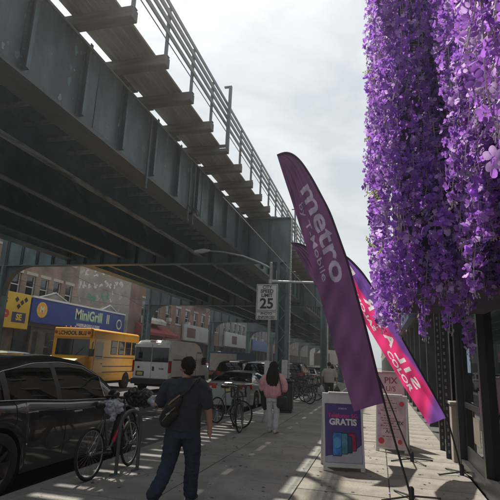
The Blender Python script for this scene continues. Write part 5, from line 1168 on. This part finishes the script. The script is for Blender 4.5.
tail = [('black bicycle nearest beyond the black litter bin', FBK, -3.2, 20.6, 2.6, True), ('blue bicycle second beyond the black litter bin', FBL, -3.55, 21.3, 2.9, False), ('dark bicycle third beyond the black litter bin', FBK, -3.25, 22.4, 3.4, True),
        ('grey bicycle fourth beyond the black litter bin', FGR, -3.5, 23.6, 2.5, False), ('black bicycle fifth beyond the black litter bin', FBK, -3.2, 24.8, 3.3, False), ('blue bicycle farthest in the kerb row', FBL, -3.35, 26.2, 2.8, False)]
for lb, fm, x, y, a, bk in tail: bicycle(lb, fm, x, y, a, lean=random.uniform(-.1, .1), steer=random.uniform(-.5, .5), group=CG, basket=bk)
# ---------------- litter bin
bn = thing('litter_bin', 'square black litter bin at the foot of the first steel column', 'litter bin', (-3.12, 16.55, 0), .1)
g = G(); g.bbox(-.29, .29, -.29, .29, .06, .98, .03); g.build('body', BLKPL, bn); g = G(); g.bbox(-.32, .32, -.32, .32, .981, 1.06, .02); g.bbox(-.2, .2, -.2, .2, 1.061, 1.10, .02); g.build('lid', BLKPL, bn)
g = G(); g.bbox(-.26, .26, -.26, .26, 0, .059, .005); g.build('base', FR, bn)
for k in range(6): g = G(); g.box(-.24+.085*k, -.19+.085*k, -.296, -.291, .14, .9); g.build('slat', mat('bin_slat', (.03, .03, .032), rough=.4), bn)
# ---------------- street light with the speed sign
lp = thing('street_light', 'grey steel street light pole with curved arm reaching under the railway', 'street light', (-3.06, 13.6, 0))
g = G(); g.tube((0, 0, .1), (0, 0, 4.52), .052, .045, n=14); g.build('pole', GALV, lp); g = G(); g.lathe([(.13, 0), (.13, .06), (.085, .12), (.075, .5), (.055, .55)], n=16); g.build('base', GALV, lp)
g = G(); g.path([(0, 0, 4.38), (-.35, 0, 4.56), (-.9, 0, 4.78), (-1.55, 0, 4.92), (-2.05, 0, 4.97)], [.035, .032, .03, .026, .024], n=10); g.build('arm', GALV, lp)
g = G(); tap(g, [(-2.0, 0, 4.975), (-2.2, 0, 4.97), (-2.48, 0, 4.95)], [.03, .075, .05]); lh = g.build('lamp_head', mat('lamp_head_grey', (.42, .44, .44), rough=.45), lp); g = G(); g.sph((-2.28, 0, 4.92), .06, sc=(1.8, .9, .6)); g.build('lens', mat('lamp_lens', (.5, .5, .46), rough=.2), lh)
g = G(); g.sph((0, 0, 4.53), .055); g.build('cap', GALV, lp)
g = G(); g.tube((-.06, 0, 3.985), (1.75, 0, 3.93), .042, .035, n=10); g.lathe([(.07, -.06), (.07, .06)], c=(0, 0, 3.985), n=12); g.build('cross_arm', mat('arm_bright', (.45, .48, .48), rough=.4, metal=.4), lp)
for (x_, z_, w_, h_) in ((-.02, 1.25, .14, .42), (.01, .82, .12, .3)): g = G(); g.box(x_-w_/2, x_+w_/2, -.066, -.058, z_, z_+h_); g.build('paper_notice', MATS['paper'], lp)
SGW = mat('sign_white_sheet', (.68, .69, .68), rough=.4, var=.04); SGK = mat('sign_ink', (.02, .02, .02), rough=.5)
sp = thing('speed_limit_sign', 'white city speed limit 25 sign on the street light pole', 'road sign', (-3.14, 13.53, 2.84))
g = G(); g.bbox(-.32, .32, 0, .008, .25, 1.05, .003); g.build('sign_plate', SGW, sp); g = G(); g.bbox(-.32, .32, 0, .008, 0, .235, .003); pl2 = g.build('sign_plate', SGW, sp)
def border(x0, x1, z0, z1, w_, par):
    g_ = G(); y_ = -.0015
    for (a, b, c, d) in ((x0, x1, z0, z0+w_), (x0, x1, z1-w_, z1), (x0, x0+w_, z0+w_, z1-w_), (x1-w_, x1, z0+w_, z1-w_)): g_.add([(a, y_, c), (b, y_, c), (b, y_, d), (a, y_, d)], [(0, 1, 2, 3)])
    g_.build('border', SGK, par)
border(-.30, .30, .27, 1.03, .014, sp); border(-.30, .30, .018, .217, .012, sp)
for s_, z_, sz, bd in (('CITY', .955, .13, .004), ('SPEED', .835, .145, .005), ('LIMIT', .71, .145, .005), ('25', .46, .42, .012), ('PHOTO', .168, .10, .003), ('ENFORCED', .07, .10, .003)):
    lettering('lettering', s_, sz, frame((0, -.003, z_), (1, 0, 0), (0, 0, 1)), SGK, sp, bold=bd)
# white slim pole farther on
wp = thing('slim_pole', 'slim white pole standing on the sidewalk beyond the pedestrian with bags', 'pole', (-2.95, 29.5, 0)); g = G(); g.tube((0, 0, 0), (0, 0, 4.15), .045, .04, n=10); g.build('shaft', mat('white_pole', (.6, .62, .6), rough=.5), wp); g = G(); g.lathe([(.1, 0), (.1, .04), (.05, .08)], n=12); g.build('base', GALV, wp)
# overhead cable
g = G(); g.path([(-3.12+.03*sin(k*.3), 9+k*1.6, 5.0+.02*((k-12)/12)**2) for k in range(25)], .012, n=5); tag(g.build('overhead_cable', mat('cable_pale', (.42, .44, .44), rough=.5)), 'thin pale cable strung along the street in front of the railway girder', 'cable')
# ================================================================== feather flags
def resample(p, n):
    L_ = [0]
    for a, b in zip(p, p[1:]): L_.append(L_[-1]+hypot(b[0]-a[0], b[1]-a[1]))
    out_ = []
    for k in range(n+1):
        s = L_[-1]*k/n; i = 0
        while i < len(L_)-2 and L_[i+1] < s: i += 1
        t = (s-L_[i])/max(L_[i+1]-L_[i], 1e-9); out_.append((p[i][0]+(p[i+1][0]-p[i][0])*t, p[i][1]+(p[i+1][1]-p[i][1])*t))
    return out_
def smooth(p, it=4):
    for _ in range(it): p = [p[0]]+[((a[0]+2*b[0]+c[0])/4, (a[1]+2*b[1]+c[1])/4) for a, b, c in zip(p, p[1:], p[2:])]+[p[-1]]
    return p
class Flag:
    def __init__(s, name, label, pole, free, Y, mt, sleeve, amp=.05, seed=0, pole_start=2, basew=.3):
        s.NU = 90; s.pole = smooth(resample(pole, 120), 14); s.Y = Y; s.amp = amp; s.seed = seed
        top = pole[pole_start:]; s.pe = smooth(resample(top, s.NU), 8); s.fr = smooth(resample(free+[top[-1]], s.NU), 8)
        t = thing(name, label, 'flag', (s.pole[0][0], Y, 0)); s.t = t; o = V(t.location); s.o = o
        # flag top keeps bending: end of both edges meet
        s.mt = mt; s.prints = []; s.NV = 96; s.MU = 420
        g_ = G(); g_.path([V((x, Y, z))-o for x, z in s.pole], [.015-.009*k/120 for k in range(121)], n=8); g_.build('pole', BLKPL, t)
        g_ = G(); g_.path([V((x, Y, z))-o for x, z in s.pe], .016, n=8); g_.build('sleeve', sleeve, t)
        g_ = G()
        for a in range(4): an = a*pi/2+.5; g_.tube((0, 0, .05), (.42*cos(an), .42*sin(an), .012), .013, n=6)
        g_.lathe([(.035, 0), (.035, .14), (.02, .16)], n=12); g_.build('base', BLKPL, t)
    def P(s, u, v_, off=0):
        i = min(int(u*s.NU), s.NU-1); t = u*s.NU-i
        a = [s.pe[i][k]*(1-t)+s.pe[i+1][k]*t for k in (0, 1)]; b = [s.fr[i][k]*(1-t)+s.fr[i+1][k]*t for k in (0, 1)]
        x, z = a[0]*(1-v_)+b[0]*v_, a[1]*(1-v_)+b[1]*v_; env = min(1, v_*3)*min(1, (1-u)*6+.15)
        y = s.Y+s.amp*env*(sin(u*11+v_*3+s.seed)*.6+sin(u*23-v_*6+s.seed*2)*.28+.5*sin(v_*5+u*4+s.seed))+.02*env*sin((v_*.8+u*.35)*38+s.seed)*max(0, 1-abs(u-.9)*3)+.008*env*sin(u*60+v_*9)
        return V((x, y-off, z))
    def text(s, txt, u0, u1, v0, h, pi_, mirror=False, bold=.02):
        """dye-printed lettering running down the flag: marks the cloth cells that lie inside the glyphs"""
        vs, fs = text2d(txt, 1.0, bold, 'LEFT'); xm = max(p[0] for p in vs); x0 = min(p[0] for p in vs); ym = max(p[1] for p in vs); y0 = min(p[1] for p in vs)
        uv = []
        for x, y in vs:
            fx = (x-x0)/(xm-x0); fy = (y-y0)/(ym-y0); fx = 1-fx if mirror else fx
            uv.append(((u0+(u1-u0)*fx)*s.MU-.5, (v0+h*(1-fy))*s.NV-.5))
        bm = bmesh.new(); bv = [bm.verts.new((x, y, 0)) for x, y in uv]
        for f in fs:
            try: bm.faces.new([bv[i] for i in f])
            except ValueError: pass
        bmesh.ops.triangulate(bm, faces=bm.faces[:]); cells = set()
        for f in bm.faces:
            a, b, c = [v_.co for v_ in f.verts]; D_ = (b.x-a.x)*(c.y-a.y)-(c.x-a.x)*(b.y-a.y)
            if abs(D_) < 1e-9: continue
            for i in range(math.ceil(min(a.x, b.x, c.x)), math.floor(max(a.x, b.x, c.x))+1):
                for j in range(math.ceil(min(a.y, b.y, c.y)), math.floor(max(a.y, b.y, c.y))+1):
                    w1 = ((i-a.x)*(c.y-a.y)-(c.x-a.x)*(j-a.y))/D_; w2 = ((b.x-a.x)*(j-a.y)-(i-a.x)*(b.y-a.y))/D_
                    if w1 >= -1e-6 and w2 >= -1e-6 and w1+w2 <= 1+1e-6: cells.add((i, j))
        bm.free(); s.prints.append((pi_, cells))
    def finish(s, pm_):
        o = s.o; g_ = G(); g_.grid(lambda u, v_: s.P(u, v_)-o, s.MU, s.NV); g_.sm = [True]*len(g_.f)
        for pi_, cells in s.prints:
            for i, j in cells:
                if 0 <= i < s.MU and 0 <= j < s.NV: g_.mi[i*s.NV+j] = pi_
        me = g_.mesh('cloth', [s.mt, pm_]); uv = me.uv_layers.new(name='UVMap'); w_ = s.NV+1; co = []
        for l in me.loops: co += [(l.vertex_index // w_)/s.MU, (l.vertex_index % w_)/s.NV]
        uv.data.foreach_set('uv', co); s.cloth = link('cloth', me, s.t)
def flagmat(name, c1, c2=None, c3=None, trans=.35):
    m = bpy.data.materials.new(name); m.use_nodes = True; t = m.node_tree; n = t.nodes; l = t.links; b = n['Principled BSDF']; b.inputs['Roughness'].default_value = .75
    uv = n.new('ShaderNodeTexCoord'); sp_ = n.new('ShaderNodeSeparateXYZ'); l.new(uv.outputs['UV'], sp_.inputs[0]); o = None
    if c2:
        nz_ = n.new('ShaderNodeTexNoise'); nz_.inputs['Scale'].default_value = 3; l.new(uv.outputs['UV'], nz_.inputs['Vector'])
        # purple band near the pole, widening upward
        a = n.new('ShaderNodeMath'); a.operation = 'MULTIPLY_ADD'; l.new(sp_.outputs['X'], a.inputs[0]); a.inputs[1].default_value = .75; a.inputs[2].default_value = -.02
        a2 = n.new('ShaderNodeMath'); a2.operation = 'MULTIPLY_ADD'; l.new(nz_.outputs['Fac'], a2.inputs[0]); a2.inputs[1].default_value = .25; l.new(a.outputs[0], a2.inputs[2])
        s_ = n.new('ShaderNodeMath'); s_.operation = 'SUBTRACT'; l.new(a2.outputs[0], s_.inputs[0]); l.new(sp_.outputs['Y'], s_.inputs[1])
        m1 = n.new('ShaderNodeMapRange'); m1.inputs['From Min'].default_value = .08; m1.inputs['From Max'].default_value = .2; l.new(s_.outputs[0], m1.inputs['Value'])
        b_ = n.new('ShaderNodeMath'); b_.operation = 'MULTIPLY_ADD'; l.new(sp_.outputs['Y'], b_.inputs[0]); b_.inputs[1].default_value = .12; l.new(sp_.outputs['X'], b_.inputs[2])
        m2 = n.new('ShaderNodeMapRange'); m2.inputs['From Min'].default_value = .16; m2.inputs['From Max'].default_value = .10; l.new(b_.outputs[0], m2.inputs['Value'])
        mxx = n.new('ShaderNodeMath'); mxx.operation = 'MAXIMUM'; l.new(m1.outputs[0], mxx.inputs[0]); l.new(m2.outputs[0], mxx.inputs[1])
        mi = n.new('ShaderNodeMixRGB'); mi.inputs['Color1'].default_value = (*c1, 1); mi.inputs['Color2'].default_value = (*c2, 1); l.new(mxx.outputs[0], mi.inputs['Fac']); o = mi.outputs[0]
    else:
        nz_ = n.new('ShaderNodeTexNoise'); nz_.inputs['Scale'].default_value = 5; l.new(uv.outputs['UV'], nz_.inputs['Vector']); mr = n.new('ShaderNodeMapRange'); mr.inputs['To Min'].default_value = .85; mr.inputs['To Max'].default_value = 1.15; l.new(nz_.outputs['Fac'], mr.inputs['Value'])
        vm = n.new('ShaderNodeVectorMath'); vm.operation = 'SCALE'; vm.inputs[0].default_value = c1; l.new(mr.outputs[0], vm.inputs['Scale']); o = vm.outputs[0]
    l.new(o, b.inputs['Base Color'])
    # weave + small creases
    tco = n.new('ShaderNodeTexNoise'); tco.inputs['Scale'].default_value = 14; mp_ = n.new('ShaderNodeMapping'); mp_.inputs['Scale'].default_value = (1, .35, 1); l.new(uv.outputs['Object'], mp_.inputs['Vector']); l.new(mp_.outputs[0], tco.inputs['Vector']); bp = n.new('ShaderNodeBump'); bp.inputs['Strength'].default_value = .25; bp.inputs['Distance'].default_value = .02; l.new(tco.outputs['Fac'], bp.inputs['Height']); l.new(bp.outputs[0], b.inputs['Normal'])
    tr = n.new('ShaderNodeBsdfTranslucent'); l.new(o, tr.inputs['Color']); ms = n.new('ShaderNodeMixShader'); ms.inputs[0].default_value = trans
    l.new(b.outputs[0], ms.inputs[1]); l.new(tr.outputs[0], ms.inputs[2]); l.new(ms.outputs[0], n['Material Output'].inputs['Surface']); return m
FP = flagmat('flag_purple', (.085, .035, .095), trans=.4); FM = flagmat('flag_magenta', (.80, .05, .22), (.20, .085, .40), trans=.55)
LGM = mat('flag_print_grey', (.24, .215, .29), rough=.7, trans=.35, var=.2, vs=8); WHM = mat('flag_print_white', (.88, .86, .88), rough=.7, trans=.5, var=.08); LG = FWH = 1
f1 = Flag('feather_flag', 'tall dark purple feather flag with grey lettering leaning left over the sidewalk', [(.38, 0.02), (.23, .56), (.07, 1.17), (-.15, 2.14), (-.40, 3.12), (-.66, 3.9), (-.94, 4.47), (-1.13, 4.79), (-1.30, 4.95), (-1.42, 4.96), (-1.51, 4.90)],
          [(-.33, 1.03), (-.54, 1.71), (-.77, 2.48), (-1.0, 3.31), (-1.23, 4.04), (-1.42, 4.61)], 6.9, FP, FP, amp=.045)
f1.text('metro', .80, .42, .14, .44, LG, bold=.02); f1.text('by T-Mobile', .76, .45, .66, .20, LG, bold=.004)
f2 = Flag('feather_flag', 'pink and violet feather flag with mirrored white lettering right of the dark purple flag', [(1.27, .02), (1.21, .34), (1.09, .86), (.74, 1.53), (.39, 2.2), (.06, 2.85), (-.25, 3.33), (-.47, 3.58), (-.60, 3.68), (-.69, 3.70)],
          [(.79, .74), (.44, 1.3), (.09, 1.89), (-.26, 2.48), (-.47, 3.0), (-.63, 3.53)], 8.8, FM, BLKPL, amp=.05, seed=2)
# letters seen from the printed flag's back: mirrored
for ch, ua, ub in (('R', .70, .625), ('S', .59, .52), ('A', .485, .405), ('L', .375, .315), ('I', .285, .265), ('S', .235, .17)): f2.text(ch, ua, ub, .34, .27, FWH, mirror=True, bold=.035)
f2.text('F', .90, .84, .35, .3, FWH, mirror=True, bold=.05); f2.text('COLOR', .16, .38, .70, .17, FWH, mirror=False, bold=.03) if False else f2.text('COLOR', .40, .17, .70, .18, FWH, mirror=False, bold=.03)
f2.text('SALON', .74, .52, .74, .13, FWH, mirror=True, bold=.03)
f3 = Flag('feather_flag', 'smaller dark purple feather flag mostly hidden behind the tall one', [(.56, .02), (.10, 1.25), (-.29, 2.04), (-.71, 2.91), (-1.02, 3.58), (-1.29, 3.96), (-1.55, 4.12), (-1.74, 4.13)],
          [(-.31, 1.1), (-.56, 1.93), (-.91, 2.71), (-1.28, 3.33), (-1.54, 3.8)], 9.6, FP, FP, amp=.05, seed=5, pole_start=1)
f1.finish(LGM); f2.finish(WHM); f3.finish(LGM)
# ================================================================== sidewalk sign boards
PWH = mat('white_sign_plastic', (.62, .62, .61), rough=.4, var=.05, dirt=(.4, .39, .37), ds=3, dlo=.55, dhi=.8)
def aframe(label, cx, cy, w_, h_, rz, spread=.5, name='sandwich_board', fm=PWH, rim=.04, topm=.0):
    t = thing(name, label, 'sign board', (cx, cy, 0), rz); th = math.asin(spread/2/h_)
    faces = []
    for s in (-1, 1):
        m_ = M.Translation((0, s*spread/2, 0)) @ M.Rotation(s*th, 4, 'X')
        g_ = G(); g_.bbox(-w_/2, w_/2, -.012, .012, .05, h_, .006, m_)
        g_.build('board', fm, t)
        g_ = G()
        for sx_ in (-1, 1): g_.bbox(sx_*(w_/2-.035)-.035, sx_*(w_/2-.035)+.035, -.013, .013, 0, .0495, .004, m_)
        g_.build('foot', fm, t)
        faces.append(m_)
    g_ = G(); g_.bbox(-w_/2+.1, w_/2-.1, -.03, .03, h_*cos(th)-.01, h_*cos(th)+.02, .006); g_.build('handle', fm, t)
    return t, faces[0]
def panel(t, m_, x0, x1, z0, z1, mt, off=.0135, nm='poster', pts=None, r_=0):
    """flat print on the front board (local x, z)"""
    g_ = G()
    if pts: P_ = pts
    elif r_:
        P_ = []
        for (cx, cz, a0) in ((x1-r_, z1-r_, 0), (x0+r_, z1-r_, 90), (x0+r_, z0+r_, 180), (x1-r_, z0+r_, 270)):
            for k in range(5): a = rad(a0+k*22.5); P_.append((cx+r_*cos(a), cz+r_*sin(a)))
    else: P_ = [(x0, z0), (x1, z0), (x1, z1), (x0, z1)]
    g_.add([m_ @ V((x, -off, z)) for x, z in P_], [tuple(range(len(P_)))]); return g_.build(nm, mt, t)
A1, fm1 = aframe('white sandwich board with a violet poster of phones reading GRATIS', -.60, 8.44, .66, 1.20, .20, spread=.5)
panel(A1, fm1, -.295, .295, .12, 1.03, mat('poster_violet', (.08, .05, .22), rough=.35, var=.2, vs=3)); 
panel(A1, fm1, 0, 0, 0, 0, mat('poster_pale', (.42, .42, .5), rough=.35), .0145, pts=[(-.29, .125), (.29, .125), (.29, .40), (.19, .32), (-.29, .21)], nm='poster_corner')
tf = lambda x, z, off: fm1 @ frame((x, -off, z), (1, 0, 0), (0, 0, 1))
lettering('lettering', 'metro', .055, tf(0, .955, .015), mat('print_lilac', (.45, .4, .6)), A1, bold=.001)
lettering('lettering', 'Teléfonos 5G', .088, tf(0, .835, .015), mat('print_magenta', (.62, .03, .22)), A1, bold=.0025)
lettering('lettering', 'GRATIS', .135, tf(0, .735, .015), mat('print_white', (.75, .75, .75)), A1, bold=.006)
for i, (x0, x1, z0, z1, c) in enumerate([(.08, .21, .30, .58, (.35, .03, .08)), (.04, .14, .27, .53, (.03, .07, .16)), (-.06, .07, .25, .57, (.07, .26, .34)), (-.18, -.03, .22, .58, (.05, .22, .62))]):
    panel(A1, fm1, x0, x1, z0, z1, mat('phone_rim_%d' % i, (.02, .02, .03), rough=.3), .0155+.0012*i*2, nm='phone_picture', r_=.02); panel(A1, fm1, x0+.008, x1-.008, z0+.01, z1-.01, mat('phone_%d' % i, c, rough=.25, var=.5, vs=8), .0162+.0012*i*2, nm='phone_screen', r_=.016)
panel(A1, fm1, -.16, -.05, .34, .50, mat('phone_glow', (.10, .35, .62), rough=.3), .0240, nm='phone_wallpaper', r_=.05)
PKP = mat('poster_pink_pale', (.52, .40, .42), rough=.6, var=.35, vs=5, dirt=(.45, .08, .14), ds=4, dlo=.62, dhi=.68); INK = mat('poster_ink', (.25, .03, .06), rough=.6); RDD = mat('poster_red', (.5, .04, .06), rough=.6)
A2, fm2 = aframe('white sandwich board with pink handwritten price list behind the flag poles', .26, 10.62, .62, 1.10, -.12, spread=.5, fm=PWH)
panel(A2, fm2, -.28, .28, .08, 1.06, PKP); q = random.Random(21)
for k in range(17):
    z_ = .98-.05*k; x_ = q.uniform(-.22, -.16)
    if q.random() < .3: continue
    while x_ < q.uniform(-.02, .22): w_ = q.uniform(.02, .07); panel(A2, fm2, x_, x_+w_, z_, z_+.014, INK, .0145, 'written_line'); x_ += w_+.015
lettering('lettering', 'PIX', .09, fm2 @ frame((.16, -.015, .55), (1, 0, 0), (0, 0, 1)), BLKM, A2, bold=.002); lettering('lettering', 'A/S', .10, fm2 @ frame((-.05, -.015, .38), (1, 0, 0), (0, 0, 1)), BLKM, A2, bold=.001)
for (x_, z_, r_) in ((.2, .93, .05), (-.2, .2, .06), (.16, .2, .045)):
    panel(A2, fm2, x_-r_, x_+r_, z_-r_, z_+r_, RDD, .0148, 'price_dot', r_=r_*.98)
A3, fm3 = aframe('taller pink sandwich board with red hand lettering behind the price list board', .27, 11.35, .58, 1.55, -.1, spread=.55, fm=mat('pink_board', (.45, .30, .30), rough=.6, var=.15))
panel(A3, fm3, -.26, .26, .1, 1.50, mat('poster_pink2', (.55, .36, .37), rough=.6, var=.2, vs=4)); lettering('lettering', 'PIX', .19, fm3 @ frame((0, -.0155, 1.36), (1, 0, 0), (0, 0, 1)), INK, A3, bold=.003); lettering('lettering', 'U/S', .15, fm3 @ frame((0, -.0155, 1.18), (1, 0, 0), (0, 0, 1)), INK, A3, bold=.002)
panel(A3, fm3, .12, .24, .98, 1.08, RDD, .0155, 'price_dot', r_=.05); panel(A3, fm3, -.24, -.14, 1.0, 1.08, RDD, .0155, 'price_dot', r_=.04)

# ================================================================== hanging wisteria
def petalmat(name, c, tr=.5):
    return mat(name, c, rough=.6, var=.35, vs=22, trans=tr, objrand=.25, dirt=(min(.8, c[0]*1.4), min(.7, c[1]*1.7), min(.9, c[2]*1.2)), ds=16, dlo=.5, dhi=.75)
PT = [petalmat('petal_violet', (.42, .17, .70)), petalmat('petal_lilac', (.58, .38, .76)), petalmat('petal_deep', (.28, .11, .50))]
STM = mat('wisteria_stem', (.55, .50, .54), rough=.7, var=.2, trans=.3); LEAF = mat('wisteria_leaf', (.30, .42, .07), rough=.6, var=.3, vs=8, trans=.5)
def strand(seed, L_, R_, nf, fs, name='flower_strand', detail=2):
    q = random.Random(seed); g_ = G(); ph = q.uniform(0, 6)
    ax = lambda s: V((.03*sin(ph+s*4)*s, .03*cos(ph*1.3+s*3)*s, -s*L_))
    g_.m = 3; g_.path([ax(k/8) for k in range(9)], .0035, n=4)
    for i in range(nf):
        s = (i+q.random())/nf; c = ax(s); a = q.uniform(0, 2*pi); prof = R_*(1-.75*s**2.2)*(.75+.25*min(1, s*6)); rr = prof*(.35+.65*q.random()**.5)
        el = q.uniform(-.9, .35); d = V((cos(a)*cos(el*.5), sin(a)*cos(el*.5), sin(el)*.6)).normalized(); p = c+d*rr
        if q.random() < .45: g_.m = 3; g_.tube(c, p, .0018, .0014, n=3, caps=False)
        if s > .93 or q.random() < .10:      # bud
            g_.m = 3 if q.random() < .75 else 1; e = p+V((q.uniform(-.01, .01), q.uniform(-.01, .01), -.022)); g_.tube(p, (p+e)/2, .002, .006, n=5, caps=False); g_.tube((p+e)/2, e, .006, .001, n=5, caps=False); continue
        g_.m = q.choices((0, 1, 2), (6, 3, 3))[0]; n_ = d+V((q.uniform(-.8, .8), q.uniform(-.8, .8), q.uniform(-.6, .6))); n_.normalize(); x_ = n_.orthogonal().normalized(); y_ = n_.cross(x_); s0 = fs*q.uniform(.7, 1.2)
        npet = q.choice((3, 4, 4, 5)); a0 = q.uniform(0, 6)
        for k in range(npet):
            aa = a0+2*pi*k/npet+q.uniform(-.3, .3); u_ = x_*cos(aa)+y_*sin(aa); v_ = x_*-sin(aa)+y_*cos(aa); cup = q.uniform(.1, .7); ln = s0*q.uniform(.8, 1.15); wd = ln*.48
            b0 = p; m1 = p+u_*ln*.5+v_*wd+n_*cup*ln*.35; m2 = p+u_*ln*.5-v_*wd+n_*cup*ln*.35; cc = p+u_*ln*.55+n_*cup*ln*.12; tp_ = p+u_*ln+n_*cup*ln*.5+v_*wd*q.uniform(-.3, .3)
            g_.smooth = True
            if detail > 1: t1 = tp_+v_*wd*.45-u_*ln*.06; t2 = tp_-v_*wd*.45-u_*ln*.06; g_.add([b0, m1, cc, m2, t1, t2, tp_], [(0, 1, 2), (0, 2, 3), (1, 4, 6, 2), (2, 6, 5, 3)])
            else: g_.add([b0, m1, tp_, m2, cc], [(0, 1, 4), (1, 2, 4), (2, 3, 4), (3, 0, 4)])
            g_.smooth = False
    return g_.mesh(name, PT+[STM])
WS = thing('wisteria_display', 'mass of purple artificial wisteria hanging over the storefront at the right', 'flowers', (0, 0, 0))
far_m = [strand(100+i, .55+.06*i, .105, 92, .032) for i in range(8)]
near_m = [strand(200+i, .5+.06*i, .08, 50, .029) for i in range(5)]
q = random.Random(77); n_str = 0; BIGM = []
def hang(me, x, y, z, sc=1.0):
    global n_str
    o_ = link('flower_strand', me, WS, loc=(x, y, z), rot=(q.uniform(-.08, .08), q.uniform(-.08, .08), q.uniform(0, 6.28)), scale=(sc*q.uniform(.85, 1.15),)*2+(sc*q.uniform(.8, 1.15),)); n_str += 1
    if me in near_m or me in BIGM: m__ = o_.modifiers.new('round', 'SUBSURF'); m__.levels = m__.render_levels = 1
def botz(x): return 1.98+.06*sin(x*9)+q.uniform(-.06, .12)
for row in range(8):                     # front face, rows overlapping like shingles
    for c in range(11):
        x = .06+.115*c+q.uniform(-.05, .05); z = botz(x)+.68+row*.44+q.uniform(-.1, .1)
        hang(q.choice(far_m), x+.03, 4.15+q.uniform(-.1, .14)+.03*row*0, z)
for row in range(7):                     # street-side face
    for c in range(9):
        hang(q.choice(far_m), .08+q.uniform(-.07, .06), 4.4+.27*c+q.uniform(-.1, .1), 2.72+row*.5+q.uniform(-.12, .12)+.02*c)
big_m = [strand(300+i, .5+.05*i, .06, 26, .032, detail=2) for i in range(4)]; BIGM += big_m
for k in range(34):
    y = q.uniform(1.15, 1.75); f = q.random(); x = y*(.21+.11*f); zlow = CAMH+y*(.60-.38*f)+q.uniform(-.08, .45); hang(q.choice(big_m), x, y, zlow+.5+q.random()**1.5*.7, q.uniform(.8, 1.0))
# closer hanging bunches at the right edge
for k in range(50):
    y = q.uniform(2.0, 3.0); f = q.random(); x = y*(.195+.125*f)+q.uniform(-.02, .02); zlow = CAMH+y*(.46-.25*f)+q.uniform(-.05, .5); hang(q.choice(near_m), x, y, zlow+.55+q.random()**1.5*1.0, q.uniform(.7, .95))
for k in range(60):
    y = q.uniform(3.0, 4.0); x = y*(.15+.16*q.random()); hang(q.choice(far_m), x, y, 2.75+q.random()*2.6, .9)
# leafy sprigs
def leaf_mesh(seed):
    q2 = random.Random(seed); g_ = G()
    for k in range(7):
        a = q2.uniform(-.5, .5); sd_ = (-1)**k; p = V((.012*k, 0, .004*k)); d = V((.6, sd_*.8, q2.uniform(-.3, .4))).normalized(); L_ = .035*q2.uniform(.7, 1.2); w_ = d.cross(V((0, 0, 1))).normalized()*L_*.22
        g_.add([p, p+d*L_*.5+w_, p+d*L_, p+d*L_*.5-w_, p+d*L_*.5+V((0, 0, -.006))], [(0, 1, 4), (1, 2, 4), (2, 3, 4), (3, 0, 4)])
    g_.tube((0, 0, 0), (.08, 0, .02), .0018, n=3); return g_.mesh('leaf_sprig', LEAF)
lm = [leaf_mesh(i) for i in range(4)]
for (x, y, z) in [(.0, 4.1, 4.42), (-.0, 4.15, 4.1), (.0, 4.1, 3.75), (-.03, 4.1, 2.66), (.02, 4.1, 2.60), (.1, 4.0, 2.62), (.0, 4.2, 3.2), (.31, 1.75, 3.1)]:
    for k in range(1): link('leaf_sprig', q.choice(lm), WS, loc=(x+q.uniform(-.05, .05), y+q.uniform(-.06, .02), z+q.uniform(-.05, .05)), rot=(q.uniform(-1, 1), q.uniform(-1, 1), pi+q.uniform(-1.2, 1.2)), scale=(q.uniform(.8, 1.3),)*3)
for k in range(5): link('leaf_sprig', q.choice(lm), WS, loc=(.05+q.uniform(-.06, .1), 4.0+q.uniform(0, .5), q.uniform(2.3, 5.2)), rot=(q.uniform(-1, 1), q.uniform(-1, 1), pi+q.uniform(-1.2, 1.2)), scale=(q.uniform(.6, 1.1),)*3)
# dark box added behind the flowers as the shade deep inside them
g = G(); g.bbox(.24, 1.35, 4.42, 6.6, 2.35, 6.2, .02); g.build('shade_backing', mat('inner_shade_dark', (.06, .04, .08), rough=.95, var=.4, vs=6), WS)

# ================================================================== thin air volume for the distance, added also to veil the darks with glare
hm = bpy.data.materials.new('veil_haze_air'); hm.use_nodes = True; n = hm.node_tree.nodes; n.remove(n['Principled BSDF'])
vp = n.new('ShaderNodeVolumePrincipled'); vp.inputs['Density'].default_value = 0.0019; vp.inputs['Anisotropy'].default_value = .7; vp.inputs['Color'].default_value = (.93, .96, 1, 1)
hm.node_tree.links.new(vp.outputs[0], n['Material Output'].inputs['Volume'])
g = G(); g.box(-305, 305, -155, 505, RZ-1.6, 19); g.build('veil_haze', hm, kind='stuff')
